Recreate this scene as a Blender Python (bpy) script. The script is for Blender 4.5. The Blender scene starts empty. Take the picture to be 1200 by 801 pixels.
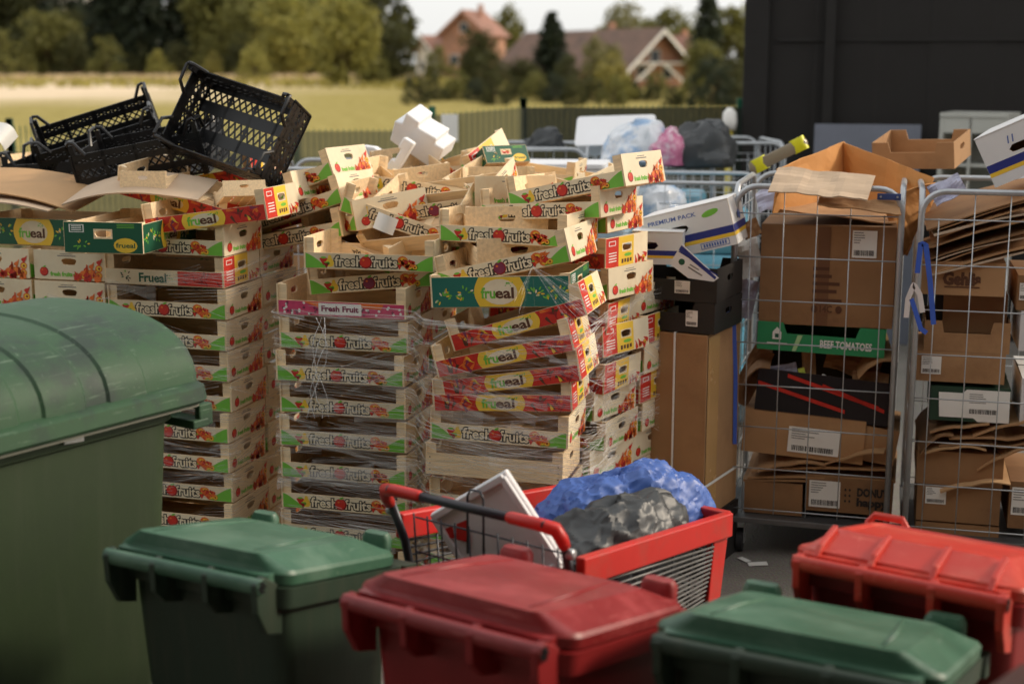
import bpy, math, random
from mathutils import Vector, Matrix, Euler

S = bpy.context.scene
COL = S.collection
R = math.radians
PI = math.pi
rnd = random.Random(7)

# ---------------------------------------------------------------- camera, sky, sun, exposure
CAM_F, CAM_H, CAM_T = 1667.0, 2.25, R(11.03)
cd = bpy.data.cameras.new('camera')
cam = bpy.data.objects.new('camera', cd)
COL.objects.link(cam)
cam.location = (0, 0, CAM_H)
cam.rotation_euler = (R(90) - CAM_T, 0, 0)
cd.sensor_width = 36.0
cd.lens = CAM_F / 1200.0 * 36.0
cd.clip_start, cd.clip_end = 0.05, 3000
cd.dof.use_dof = True
cd.dof.focus_distance = 5.5
cd.dof.aperture_fstop = 1.7
S.camera = cam

SUN_AZ, SUN_EL = R(78), R(28)          # azimuth clockwise from +Y, elevation
w = bpy.data.worlds.new('World')
S.world = w
w.use_nodes = True
wn, wl = w.node_tree.nodes, w.node_tree.links
sky = wn.new('ShaderNodeTexSky')
sky.sky_type = 'NISHITA'
sky.sun_disc = False
sky.sun_elevation = SUN_EL
sky.sun_rotation = SUN_AZ
sky.dust_density = 4.0
sky.ozone_density = 0.6
hs = wn.new('ShaderNodeHueSaturation')
hs.inputs['Saturation'].default_value = 0.45
wl.new(sky.outputs[0], hs.inputs['Color'])
bg = wn['Background']
bg.inputs['Strength'].default_value = 0.125
# thin bright overcast over the blue: a pale veil, brightest low down
veil = wn.new('ShaderNodeMix'); veil.data_type = 'RGBA'
veil.inputs['Factor'].default_value = .72
veil.inputs['B'].default_value = (5.9, 5.9, 5.75, 1)
wl.new(hs.outputs[0], veil.inputs['A'])
wl.new(veil.outputs['Result'], bg.inputs['Color'])

sl = bpy.data.lights.new('sun', 'SUN')
so = bpy.data.objects.new('sun', sl)
COL.objects.link(so)
sl.energy = 1.5
sl.angle = R(10)
sl.color = (1.0, 0.84, 0.64)
sd = Vector((math.sin(SUN_AZ) * math.cos(SUN_EL), math.cos(SUN_AZ) * math.cos(SUN_EL), math.sin(SUN_EL)))
so.rotation_euler = sd.to_track_quat('Z', 'Y').to_euler()
so.location = (30, 5, 20)

S.view_settings.view_transform = 'Standard'
S.view_settings.look = 'None'
S.view_settings.gamma = 1.0
S.view_settings.exposure = 0.68
S.view_settings.use_curve_mapping = False
S.render.engine = 'CYCLES'
S.cycles.use_denoising = True
S.cycles.max_bounces = 8
S.cycles.transparent_max_bounces = 24
S.cycles.caustics_reflective = False
S.cycles.caustics_refractive = False

# ---------------------------------------------------------------- where things stand (pixel of the photo -> point)
def ray(px, py):
    u = (px - 600) / CAM_F
    v = (400.5 - py) / CAM_F
    return Vector((u, math.cos(CAM_T) + v * math.sin(CAM_T), -math.sin(CAM_T) + v * math.cos(CAM_T)))
def atZ(px, py, Z):
    r = ray(px, py)
    return Vector((0, 0, CAM_H)) + r * ((Z - CAM_H) / r.z)
def atY(px, py, Y):
    r = ray(px, py)
    return Vector((0, 0, CAM_H)) + r * (Y / r.y)
def hit(px, py, M, ly):
    """local (x, z) where the sight line meets the plane y = ly of frame M"""
    Mi = M.inverted()
    o = Mi @ Vector((0, 0, CAM_H))
    d = Mi.to_3x3() @ ray(px, py)
    t = (ly - o.y) / d.y
    p = o + d * t
    return p.x, p.z

# ---------------------------------------------------------------- materials
MATS = {}
def srgb(r, g, b):
    return tuple((c / 255 / 12.92) if c / 255 <= .04045 else ((c / 255 + .055) / 1.055) ** 2.4 for c in (r, g, b))
def mat(name, col, rough=.6, metal=0., var=.10, scale=6., bump=0., bscale=60., spec=.5, objvar=0., stretch=None, col2=None, c2scale=3., c2lo=.5, c2hi=.65, coat=0., scratch=None, streak=None):
    """Principled material: base colour, slow value variation, optional second colour in patches, optional bump"""
    if name in MATS:
        return MATS[name]
    m = bpy.data.materials.new(name)
    m.use_nodes = True
    n, l = m.node_tree.nodes, m.node_tree.links
    p = n['Principled BSDF']
    p.inputs['Roughness'].default_value = rough
    p.inputs['Metallic'].default_value = metal
    p.inputs['Specular IOR Level'].default_value = spec
    p.inputs['Coat Weight'].default_value = coat
    tc = n.new('ShaderNodeTexCoord')
    mp = n.new('ShaderNodeMapping')
    l.new(tc.outputs['Object'], mp.inputs['Vector'])
    if stretch:
        mp.inputs['Scale'].default_value = stretch
    oi = n.new('ShaderNodeObjectInfo')
    mm = n.new('ShaderNodeMath'); mm.operation = 'MULTIPLY'; mm.inputs[1].default_value = 37.0
    l.new(oi.outputs['Random'], mm.inputs[0])
    l.new(mm.outputs[0], mp.inputs['Location'])
    nz = n.new('ShaderNodeTexNoise')
    nz.inputs['Scale'].default_value = scale
    nz.inputs['Detail'].default_value = 6
    nz.inputs['Roughness'].default_value = .6
    l.new(mp.outputs[0], nz.inputs['Vector'])
    mr = n.new('ShaderNodeMapRange')
    mr.inputs['From Min'].default_value = .25; mr.inputs['From Max'].default_value = .75
    mr.inputs['To Min'].default_value = 1 - var; mr.inputs['To Max'].default_value = 1 + var
    l.new(nz.outputs['Fac'], mr.inputs['Value'])
    hsv = n.new('ShaderNodeHueSaturation')
    def wear(colour_socket, c, scl, lo, hi, rot=0.0, nscale=1.0):
        m2 = n.new('ShaderNodeMapping'); m2.inputs['Scale'].default_value = scl; m2.inputs['Rotation'].default_value = (0, 0, rot)
        l.new(tc.outputs['Object'], m2.inputs['Vector']); l.new(mm.outputs[0], m2.inputs['Location'])
        nn = n.new('ShaderNodeTexNoise'); nn.inputs['Scale'].default_value = nscale; nn.inputs['Detail'].default_value = 5; nn.inputs['Roughness'].default_value = .7
        l.new(m2.outputs[0], nn.inputs['Vector'])
        rm = n.new('ShaderNodeMapRange'); rm.inputs['From Min'].default_value = lo; rm.inputs['From Max'].default_value = hi
        l.new(nn.outputs['Fac'], rm.inputs['Value'])
        mw = n.new('ShaderNodeMix'); mw.data_type = 'RGBA'; mw.inputs['B'].default_value = (*c, 1)
        l.new(rm.outputs[0], mw.inputs['Factor']); l.new(colour_socket, mw.inputs['A'])
        return mw.outputs['Result']
    if col2:
        n2 = n.new('ShaderNodeTexNoise'); n2.inputs['Scale'].default_value = c2scale; n2.inputs['Detail'].default_value = 8
        n2.inputs['Roughness'].default_value = .65
        l.new(mp.outputs[0], n2.inputs['Vector'])
        r2 = n.new('ShaderNodeMapRange'); r2.inputs['From Min'].default_value = c2lo; r2.inputs['From Max'].default_value = c2hi
        l.new(n2.outputs['Fac'], r2.inputs['Value'])
        mx = n.new('ShaderNodeMix'); mx.data_type = 'RGBA'
        mx.inputs['A'].default_value = (*col, 1); mx.inputs['B'].default_value = (*col2, 1)
        l.new(r2.outputs[0], mx.inputs['Factor'])
        l.new(mx.outputs['Result'], hsv.inputs['Color'])
    else:
        hsv.inputs['Color'].default_value = (*col, 1)
    sock = hsv.outputs[0]
    if scratch:
        sock = wear(sock, scratch, (5, 60, 60), .60, .72, .5); sock = wear(sock, scratch, (70, 4, 60), .63, .74, -.3)
    if streak:
        sock = wear(sock, streak, (16, 16, 1.1), .50, .78)
    if objvar:
        om = n.new('ShaderNodeMapRange'); om.inputs['To Min'].default_value = 1 - objvar; om.inputs['To Max'].default_value = 1 + objvar
        l.new(oi.outputs['Random'], om.inputs['Value'])
        mu = n.new('ShaderNodeMath'); mu.operation = 'MULTIPLY'
        l.new(om.outputs[0], mu.inputs[0]); l.new(mr.outputs[0], mu.inputs[1])
        l.new(mu.outputs[0], hsv.inputs['Value'])
    else:
        l.new(mr.outputs[0], hsv.inputs['Value'])
    l.new(sock, p.inputs['Base Color'])
    rr_ = n.new('ShaderNodeMapRange'); rr_.inputs['To Min'].default_value = max(0.02, rough - .12); rr_.inputs['To Max'].default_value = min(1, rough + .12)
    l.new(nz.outputs['Fac'], rr_.inputs['Value']); l.new(rr_.outputs[0], p.inputs['Roughness'])
    if bump:
        nb = n.new('ShaderNodeTexNoise'); nb.inputs['Scale'].default_value = bscale; nb.inputs['Detail'].default_value = 4
        l.new(mp.outputs[0], nb.inputs['Vector'])
        b = n.new('ShaderNodeBump'); b.inputs['Strength'].default_value = bump; b.inputs['Distance'].default_value = .01
        l.new(nb.outputs['Fac'], b.inputs['Height']); l.new(b.outputs[0], p.inputs['Normal'])
    MATS[name] = m
    return m

def film_mat(name, col, alpha, rough=.25):
    if name in MATS: return MATS[name]
    m = bpy.data.materials.new(name); m.use_nodes = True
    n, l = m.node_tree.nodes, m.node_tree.links
    p = n['Principled BSDF']
    p.inputs['Base Color'].default_value = (*col, 1)
    p.inputs['Roughness'].default_value = rough
    p.inputs['Alpha'].default_value = alpha
    tc = n.new('ShaderNodeTexCoord'); mp = n.new('ShaderNodeMapping'); mp.inputs['Scale'].default_value = (3, 3, 60)
    nz = n.new('ShaderNodeTexNoise'); nz.inputs['Scale'].default_value = 2.0; nz.inputs['Detail'].default_value = 5
    mr = n.new('ShaderNodeMapRange'); mr.inputs['From Min'].default_value = .35; mr.inputs['From Max'].default_value = .75
    mr.inputs['To Min'].default_value = alpha * .35; mr.inputs['To Max'].default_value = min(1, alpha * 2.0)
    l.new(tc.outputs['Object'], mp.inputs[0]); l.new(mp.outputs[0], nz.inputs['Vector']); l.new(nz.outputs['Fac'], mr.inputs['Value'])
    l.new(mr.outputs[0], p.inputs['Alpha'])
    MATS[name] = m
    return m

# wood, paper and printing inks
WOOD = mat('wood', srgb(240, 214, 174), .7, var=.20, scale=5, stretch=(1.5, 14, 14), objvar=.12, bump=.15, bscale=20)
PLY = mat('thin_board', srgb(216, 184, 144), .75, var=.2, scale=4, stretch=(1.2, 9, 9), objvar=.2)
CREAM = mat('print_cream', srgb(238, 222, 190), .55, var=.09, scale=14, objvar=.10, col2=srgb(206, 180, 142), c2scale=7, c2lo=.5, c2hi=.8)
INK = mat('print_black', srgb(38, 32, 28), .55, var=.05)
PRED = mat('print_red', srgb(205, 48, 34), .5, var=.15, scale=40)
PDRED = mat('print_dark_red', srgb(150, 28, 30), .5, var=.2, scale=40)
PORANGE = mat('print_orange', srgb(232, 116, 44), .5, var=.15, scale=40)
PYEL = mat('print_yellow', srgb(243, 200, 62), .5, var=.08)
PGREEN = mat('print_green', srgb(118, 190, 66), .5, var=.08)
PDGREEN = mat('print_dark_green', srgb(20, 88, 62), .5, var=.10)
PTEAL = mat('print_teal', srgb(38, 112, 98), .5, var=.10)
PPINK = mat('print_pink', srgb(206, 70, 110), .5, var=.15, scale=30)
PPLUM = mat('print_plum', srgb(132, 48, 80), .5, var=.15, scale=30)
PWHITE = mat('print_white', srgb(240, 238, 232), .5, var=.05)
PGREY = mat('print_grey', srgb(120, 118, 116), .6, var=.05)
PBROWN = mat('print_brown', srgb(92, 56, 34), .6, var=.05)
PBLUE = mat('print_blue', srgb(40, 52, 130), .5, var=.08)
DARKHOLE = mat('hole_shade', srgb(60, 46, 34), .9, var=.1)
CARD = mat('cardboard', srgb(172, 132, 92), .8, var=.12, scale=4, objvar=.16, bump=.12, bscale=18, col2=srgb(142, 104, 70), c2scale=3, c2lo=.5, c2hi=.75)
CARD_IN = mat('cardboard_inside', srgb(186, 148, 106), .85, var=.10, scale=4, objvar=.10)
CARD_SUN = mat('cardboard_sunlit', srgb(205, 146, 84), .8, var=.12, scale=4, bump=.1, bscale=14)  # warm sun on the open carton, put into the board colour
CARD_GR = mat('cardboard_grey', srgb(196, 172, 146), .85, var=.10, scale=4)
CARD_DK = mat('cardboard_dark', srgb(146, 108, 72), .8, var=.14, scale=4, objvar=.12, bump=.12, bscale=18, col2=srgb(116, 82, 54), c2scale=3, c2lo=.48, c2hi=.75)
SUNLIT_STRIP = mat('sunlit_strip', srgb(190, 150, 100), .25, var=.05)
WBOARD = mat('white_board', srgb(226, 226, 226), .55, var=.05)
BLACKP = mat('black_plastic', srgb(26, 26, 28), .38, var=.15, spec=.5)
BLACKB = mat('black_board', srgb(34, 31, 30), .6, var=.15)
STEEL = mat('galvanised_steel', srgb(184, 188, 192), .36, metal=.45, var=.15, scale=12)
DSTEEL = mat('dull_steel', srgb(116, 116, 116), .5, metal=.7, var=.2, scale=12)
RUBBER = mat('rubber', srgb(40, 40, 42), .7)
FOAM = mat('white_foam', srgb(240, 240, 242), .7, var=.03, bump=.15, bscale=180)
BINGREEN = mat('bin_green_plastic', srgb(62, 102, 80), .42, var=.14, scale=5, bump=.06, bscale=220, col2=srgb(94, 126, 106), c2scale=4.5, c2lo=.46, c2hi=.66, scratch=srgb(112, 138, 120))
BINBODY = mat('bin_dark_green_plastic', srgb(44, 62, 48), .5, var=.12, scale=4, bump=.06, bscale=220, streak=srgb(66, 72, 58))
CONTGREEN = mat('container_green_plastic', srgb(48, 82, 54), .64, var=.12, scale=5, bump=.06, bscale=220, col2=srgb(44, 62, 52), c2scale=3.6, c2lo=.50, c2hi=.64, scratch=srgb(110, 132, 112))
CONTBODY = mat('container_body_green', srgb(50, 66, 40), .6, var=.10, scale=3, bump=.06, bscale=220, col2=srgb(42, 54, 35), c2scale=1.5, c2lo=.45, c2hi=.7, streak=srgb(58, 70, 48))
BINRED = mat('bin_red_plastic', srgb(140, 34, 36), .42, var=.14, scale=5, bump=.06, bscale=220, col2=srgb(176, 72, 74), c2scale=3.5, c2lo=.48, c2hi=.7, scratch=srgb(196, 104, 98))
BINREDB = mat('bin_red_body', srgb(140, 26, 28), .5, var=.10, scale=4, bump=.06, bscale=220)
BINRED2 = mat('bin_scarlet_plastic', srgb(200, 54, 40), .42, var=.10, scale=5, bump=.06, bscale=220, col2=srgb(206, 92, 74), c2scale=3.5, c2lo=.48, c2hi=.7, scratch=srgb(232, 128, 108))
BINBROWN = mat('bin_brown_plastic', srgb(72, 46, 38), .45, var=.10, scale=5)
CARTRED = mat('cart_red_plastic', srgb(205, 42, 36), .4, var=.08, col2=srgb(190, 60, 50), c2scale=8)
CARTGREY = mat('cart_grey_steel', srgb(70, 72, 78), .4, metal=.5, var=.1)
BLUEBAG = mat('blue_bag_plastic', srgb(70, 104, 178), .46, var=.12, scale=9)
BLACKBAG = mat('black_bag_plastic', srgb(62, 65, 67), .46, var=.12, scale=9)
BLUESTRAP = mat('blue_strap', srgb(62, 96, 190), .4)

# ---------------------------------------------------------------- mesh helpers
class MB:
    def __init__(s):
        s.v, s.f, s.m = [], [], []
    def poly(s, pts, mi=0):
        b = len(s.v)
        s.v += [tuple(p) for p in pts]
        s.f.append(tuple(range(b, b + len(pts)))); s.m.append(mi)
    def add(s, verts, faces, mi=0, M=None):
        b = len(s.v)
        s.v += [tuple(M @ Vector(p)) if M is not None else tuple(p) for p in verts]
        for f in faces:
            s.f.append(tuple(b + i for i in f)); s.m.append(mi)
    def box(s, c, sz, mi=0, M=None):
        x, y, z = c; a, b, d = sz[0] / 2, sz[1] / 2, sz[2] / 2
        vs = [(x - a, y - b, z - d), (x + a, y - b, z - d), (x + a, y + b, z - d), (x - a, y + b, z - d),
              (x - a, y - b, z + d), (x + a, y - b, z + d), (x + a, y + b, z + d), (x - a, y + b, z + d)]
        s.add(vs, [(3, 2, 1, 0), (4, 5, 6, 7), (0, 1, 5, 4), (1, 2, 6, 5), (2, 3, 7, 6), (3, 0, 4, 7)], mi, M)
    def bar(s, p, q, wd, th, mi=0, up=(0, 0, 1)):
        """flat bar from p to q, wd across, th along up"""
        p, q = Vector(p), Vector(q); d = q - p
        if d.length < 1e-6: return
        z = d.normalized(); u = Vector(up)
        x = z.cross(u)
        if x.length < 1e-4: x = z.cross(Vector((1, 0, 0)))
        x.normalize(); y = x.cross(z)
        vs = []
        for e in (p, q):
            for a, b in ((-1, -1), (1, -1), (1, 1), (-1, 1)):
                vs.append(e + x * a * wd / 2 + y * b * th / 2)
        s.add(vs, [(3, 2, 1, 0), (4, 5, 6, 7), (0, 1, 5, 4), (1, 2, 6, 5), (2, 3, 7, 6), (3, 0, 4, 7)], mi)
    def tube(s, pts, r, n=8, mi=0, closed=False, cap=True):
        pts = [Vector(p) for p in pts]
        k = len(pts); rs = r if isinstance(r, (list, tuple)) else [r] * k
        rings = []; prev = None
        for i in range(k):
            if closed:
                t = (pts[(i + 1) % k] - pts[i - 1])
            else:
                t = pts[min(i + 1, k - 1)] - pts[max(i - 1, 0)]
            t.normalize()
            if prev is None:
                x = t.cross(Vector((0, 0, 1)))
                if x.length < 1e-3: x = t.cross(Vector((1, 0, 0)))
            else:
                x = prev - t * prev.dot(t)
            x.normalize(); prev = x; y = t.cross(x)
            rings.append([pts[i] + (x * math.cos(2 * PI * j / n) + y * math.sin(2 * PI * j / n)) * rs[i] for j in range(n)])
        s.loft(rings, mi, cap and not closed, cap and not closed, closed)
    def loft(s, rings, mi=0, cap0=True, cap1=True, loop=False):
        b = len(s.v); n = len(rings[0]); k = len(rings)
        for rg in rings: s.v += [tuple(p) for p in rg]
        for i in range(k if loop else k - 1):
            i2 = (i + 1) % k
            for j in range(n):
                j2 = (j + 1) % n
                s.f.append((b + i * n + j, b + i * n + j2, b + i2 * n + j2, b + i2 * n + j)); s.m.append(mi)
        if cap0: s.f.append(tuple(b + j for j in reversed(range(n)))); s.m.append(mi)
        if cap1: s.f.append(tuple(b + (k - 1) * n + j for j in range(n))); s.m.append(mi)
    def grid(s, fn, nu, nv, mi=0):
        b = len(s.v)
        for i in range(nu + 1):
            for j in range(nv + 1):
                s.v.append(tuple(fn(i / nu, j / nv)))
        for i in range(nu):
            for j in range(nv):
                a = b + i * (nv + 1) + j
                s.f.append((a, a + nv + 1, a + nv + 2, a + 1)); s.m.append(mi)
    def prism(s, pts, d, mi=0):
        """solid from a planar outline pts pushed along vector d"""
        d = Vector(d); n = len(pts)
        s.loft([[Vector(p) for p in pts], [Vector(p) + d for p in pts]], mi)
    def mesh(s, name, mats, smooth=False):
        me = bpy.data.meshes.new(name)
        me.from_pydata(s.v, [], s.f)
        for m in mats: me.materials.append(m)
        me.polygons.foreach_set('material_index', s.m)
        if smooth: me.polygons.foreach_set('use_smooth', [True] * len(s.f))
        me.update()
        return me
    def build(s, name, mats, parent=None, smooth=False, bevel=0, seg=2, auto=None, M=None, solid=0, sub=0, **kw):
        if not isinstance(mats, (list, tuple)): mats = [mats]
        o = link(name, s.mesh(name, mats, smooth or auto is not None), parent)
        if M is not None: o.matrix_local = M
        if solid:
            md = o.modifiers.new('thick', 'SOLIDIFY'); md.thickness = solid; md.offset = 0
        if sub:
            md = o.modifiers.new('sub', 'SUBSURF'); md.levels = sub; md.render_levels = sub
        if bevel:
            md = o.modifiers.new('edge', 'BEVEL'); md.width = bevel; md.segments = seg; md.limit_method = 'ANGLE'; md.angle_limit = R(35)
        if auto is not None:
            sharp_by_angle(o.data, auto)
        return o

def sharp_by_angle(me, deg):
    me.polygons.foreach_set('use_smooth', [True] * len(me.polygons))
    try: me.set_sharp_from_angle(angle=R(deg))
    except Exception: pass

def link(name, me, parent=None):
    o = bpy.data.objects.new(name, me); COL.objects.link(o)
    if parent is not None: o.parent = parent
    return o
def tag(o, label, cat, group=None):
    o['label'] = label; o['category'] = cat
    if group: o['group'] = group
    return o
def thing(name, label, cat, loc=(0, 0, 0), rot=(0, 0, 0), group=None, M=None):
    o = bpy.data.objects.new(name, None); COL.objects.link(o)
    o.empty_display_size = .1
    if M is not None: o.matrix_world = M
    else:
        o.location = loc; o.rotation_euler = rot if isinstance(rot, (tuple, list, Euler)) else (0, 0, rot)
    return tag(o, label, cat, group)
def struct(o):
    o['kind'] = 'structure'; return o
def frame(loc, yaw=0, roll=0, tilt=0):
    """yaw about Z, roll lifts the +x end, tilt lifts the back (+y) edge; degrees"""
    return Matrix.Translation(Vector(loc)) @ Matrix.Rotation(R(yaw), 4, 'Z') @ Matrix.Rotation(R(-roll), 4, 'Y') @ Matrix.Rotation(R(tilt), 4, 'X')
def put(local, px, py, Y, yaw=0, roll=0, tilt=0):
    """frame whose local point lies on the sight line of (px, py) at distance Y"""
    Rm = frame((0, 0, 0), yaw, roll, tilt)
    p = atY(px, py, Y) - (Rm @ Vector(local))
    return frame(p, yaw, roll, tilt)

_T = {}
def text_geo(txt, offset=0.0, shear=0.0):
    """flat letters of the built-in font: (points, faces), scaled to cap height about 1, origin at lower left"""
    key = (txt, offset, shear)
    if key in _T: return _T[key]
    cu = bpy.data.curves.new('lettering', 'FONT')
    cu.body = txt; cu.size = 1.0; cu.offset = offset; cu.resolution_u = 2; cu.shear = shear
    cu.fill_mode = 'FRONT'
    ob = bpy.data.objects.new('lettering', cu); COL.objects.link(ob)
    dg = bpy.context.evaluated_depsgraph_get()
    me = bpy.data.meshes.new_from_object(ob.evaluated_get(dg))
    vs = [(v.co.x, v.co.y) for v in me.vertices]; fs = [tuple(p.vertices) for p in me.polygons]
    bpy.data.objects.remove(ob); bpy.data.curves.remove(cu); bpy.data.meshes.remove(me)
    _T[key] = (vs, fs)
    return _T[key]
def put_text(mb, txt, F, u0, u1, v, h, layer, mi, offset=0.0, shear=0.0, ref=None):
    """letters from u0 to u1, baseline v, cap height h on the surface F(u, v, layer)"""
    vs, fs = text_geo(txt, offset, shear)
    rv, _ = text_geo(ref or txt, 0.0 if ref is None else 0.0, shear)
    x0, x1 = min(p[0] for p in rv), max(p[0] for p in rv)
    k = (u1 - u0) / (x1 - x0); kh = h / .70
    mb.add([F(u0 + (x - x0) * k, v + y * kh, layer) for x, y in vs], fs, mi)
def blob(mb, F, u, v, ru, rv, layer, mi, n=12, rot=0., a0=0., a1=2 * PI, jit=0.0, rg=rnd):
    pts = []
    for i in range(n):
        a = a0 + (a1 - a0) * i / (n - (0 if a1 - a0 > 6.2 else 1))
        k = 1 + rg.uniform(-jit, jit)
        x, y = math.cos(a) * ru * k, math.sin(a) * rv * k
        pts.append(F(u + x * math.cos(rot) - y * math.sin(rot), v + x * math.sin(rot) + y * math.cos(rot), layer))
    mb.poly(pts, mi)
def rect(mb, F, u0, v0, u1, v1, layer, mi):
    mb.poly([F(u0, v0, layer), F(u1, v0, layer), F(u1, v1, layer), F(u0, v1, layer)], mi)
def rr(wd, dp, r, z, cx=0., cy=0., n=5):
    """rounded rectangle ring"""
    pts = []
    for qx, qy, a in ((1, 1, 0), (-1, 1, 90), (-1, -1, 180), (1, -1, 270)):
        for i in range(n + 1):
            t = R(a + 90 * i / n)
            pts.append((cx + qx * (wd / 2 - r) + r * math.cos(t), cy + qy * (dp / 2 - r) + r * math.sin(t), z))
    return pts
def holed_plate(mb, wd, ht, th, hole, F3, mi=0, mi_in=0, n=16):
    """plate wd x ht with a stadium-shaped hand hole (cx, cz, half width, half height); F3(u, v, depth)"""
    cx, cz, hw, hh = hole
    angs = [2 * PI * i / n for i in range(n)]
    cor = [math.atan2(b - cz, a - cx) % (2 * PI) for a, b in ((-wd / 2, 0), (wd / 2, 0), (wd / 2, ht), (-wd / 2, ht))]
    for c in cor:
        i = min(range(len(angs)), key=lambda k: abs(angs[k] - c))
        angs[i] = c
    inn, out = [], []
    for a in angs:
        ca, sa = math.cos(a), math.sin(a)
        e = .5
        q = (abs(ca) ** 4 / hw ** 4 + abs(sa) ** 4 / hh ** 4) ** -.25
        inn.append((cx + ca * q, cz + sa * q))
        ts = []
        if ca > 1e-6: ts.append((wd / 2 - cx) / ca)
        if ca < -1e-6: ts.append((-wd / 2 - cx) / ca)
        if sa > 1e-6: ts.append((ht - cz) / sa)
        if sa < -1e-6: ts.append((-cz) / sa)
        t = min(ts); out.append((cx + ca * t, cz + sa * t))
    b = len(mb.v); N = len(angs)
    for d in (0, th):
        for p in inn + out: mb.v.append(tuple(F3(p[0], p[1], d)))
    for i in range(N):
        j = (i + 1) % N
        for off, m_ in ((0, mi), (2 * N, mi_in)):
            mb.f.append((b + off + i, b + off + j, b + off + N + j, b + off + N + i)); mb.m.append(m_)
        mb.f.append((b + i, b + j, b + 2 * N + j, b + 2 * N + i)); mb.m.append(mi_in)
        mb.f.append((b + N + i, b + N + j, b + 3 * N + j, b + 3 * N + i)); mb.m.append(mi_in)
# ---------------------------------------------------------------- ground, field
def ground_mat():
    m = bpy.data.materials.new('worn_asphalt'); m.use_nodes = True
    n, l = m.node_tree.nodes, m.node_tree.links; p = n['Principled BSDF']; p.inputs['Roughness'].default_value = .9
    tc = n.new('ShaderNodeTexCoord')
    v = n.new('ShaderNodeTexVoronoi'); v.inputs['Scale'].default_value = 90
    z = n.new('ShaderNodeTexNoise'); z.inputs['Scale'].default_value = 1.6; z.inputs['Detail'].default_value = 8
    z2 = n.new('ShaderNodeTexNoise'); z2.inputs['Scale'].default_value = 160; z2.inputs['Detail'].default_value = 3
    for q in (v, z, z2): l.new(tc.outputs['Object'], q.inputs['Vector'])
    cr = n.new('ShaderNodeValToRGB'); cr.color_ramp.elements[0].color = (.13, .118, .104, 1); cr.color_ramp.elements[1].color = (.27, .245, .21, 1)
    l.new(z.outputs['Fac'], cr.inputs[0])
    mx = n.new('ShaderNodeMix'); mx.data_type = 'RGBA'; mx.blend_type = 'OVERLAY'; mx.inputs['Factor'].default_value = .75
    l.new(cr.outputs[0], mx.inputs['A']); l.new(z2.outputs['Color'], mx.inputs['B'])
    l.new(mx.outputs['Result'], p.inputs['Base Color'])
    b = n.new('ShaderNodeBump'); b.inputs['Strength'].default_value = .5; b.inputs['Distance'].default_value = .006
    l.new(v.outputs['Distance'], b.inputs['Height']); l.new(b.outputs[0], p.inputs['Normal'])
    return m
def field_mat():
    m = bpy.data.materials.new('meadow'); m.use_nodes = True
    n, l = m.node_tree.nodes, m.node_tree.links; p = n['Principled BSDF']; p.inputs['Roughness'].default_value = .95; p.inputs['Specular IOR Level'].default_value = .1
    tc = n.new('ShaderNodeTexCoord'); sx = n.new('ShaderNodeSeparateXYZ'); l.new(tc.outputs['Object'], sx.inputs[0])
    z = n.new('ShaderNodeTexNoise'); z.inputs['Scale'].default_value = .06; z.inputs['Detail'].default_value = 7; l.new(tc.outputs['Object'], z.inputs['Vector'])
    z2 = n.new('ShaderNodeTexNoise'); z2.inputs['Scale'].default_value = 1.5; z2.inputs['Detail'].default_value = 8; l.new(tc.outputs['Object'], z2.inputs['Vector'])
    # mown strip near the fence, a stubble field beyond it on the one side, rough meadow behind
    a = n.new('ShaderNodeMath'); a.operation = 'MULTIPLY_ADD'; a.inputs[1].default_value = 60; l.new(z.outputs['Fac'], a.inputs[0]); l.new(sx.outputs['Y'], a.inputs[2])
    r1 = n.new('ShaderNodeMapRange'); r1.inputs['From Min'].default_value = 100; r1.inputs['From Max'].default_value = 125; l.new(a.outputs[0], r1.inputs['Value'])
    b = n.new('ShaderNodeMath'); b.operation = 'MULTIPLY_ADD'; b.inputs[1].default_value = -30; l.new(z.outputs['Fac'], b.inputs[0]); l.new(sx.outputs['X'], b.inputs[2])
    r2 = n.new('ShaderNodeMapRange'); r2.inputs['From Min'].default_value = -28; r2.inputs['From Max'].default_value = -46; l.new(b.outputs[0], r2.inputs['Value'])
    mu = n.new('ShaderNodeMath'); mu.operation = 'MULTIPLY'; l.new(r1.outputs[0], mu.inputs[0]); l.new(r2.outputs[0], mu.inputs[1])
    cg = n.new('ShaderNodeValToRGB'); cg.color_ramp.elements[0].color = (.25, .20, .05, 1); cg.color_ramp.elements[1].color = (.38, .31, .10, 1)
    cg.color_ramp.elements[0].position = .35; cg.color_ramp.elements[1].position = .7
    l.new(z2.outputs['Fac'], cg.inputs[0])
    cs = n.new('ShaderNodeValToRGB'); cs.color_ramp.elements[0].color = (.58, .45, .29, 1); cs.color_ramp.elements[1].color = (.78, .63, .45, 1); l.new(z2.outputs['Fac'], cs.inputs[0])
    mx = n.new('ShaderNodeMix'); mx.data_type = 'RGBA'; l.new(mu.outputs[0], mx.inputs['Factor']); l.new(cg.outputs[0], mx.inputs['A']); l.new(cs.outputs[0], mx.inputs['B'])
    l.new(mx.outputs['Result'], p.inputs['Base Color'])
    return m
mb = MB(); mb.poly([(-60, -40, 0), (60, -40, 0), (60, 12.9, 0), (-60, 12.9, 0)])
struct(mb.build('yard_ground', ground_mat()))
mb = MB()
def fld(u, v):
    x = -900 + 1800 * u; y = 12.9 + 1500 * v ** 2
    return (x, y, -.02 + (.25 * math.sin(x * .05) * math.sin(y * .04) if 30 < y < 200 else 0))
mb.grid(fld, 90, 90)
struct(mb.build('meadow', field_mat(), smooth=True))

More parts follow.
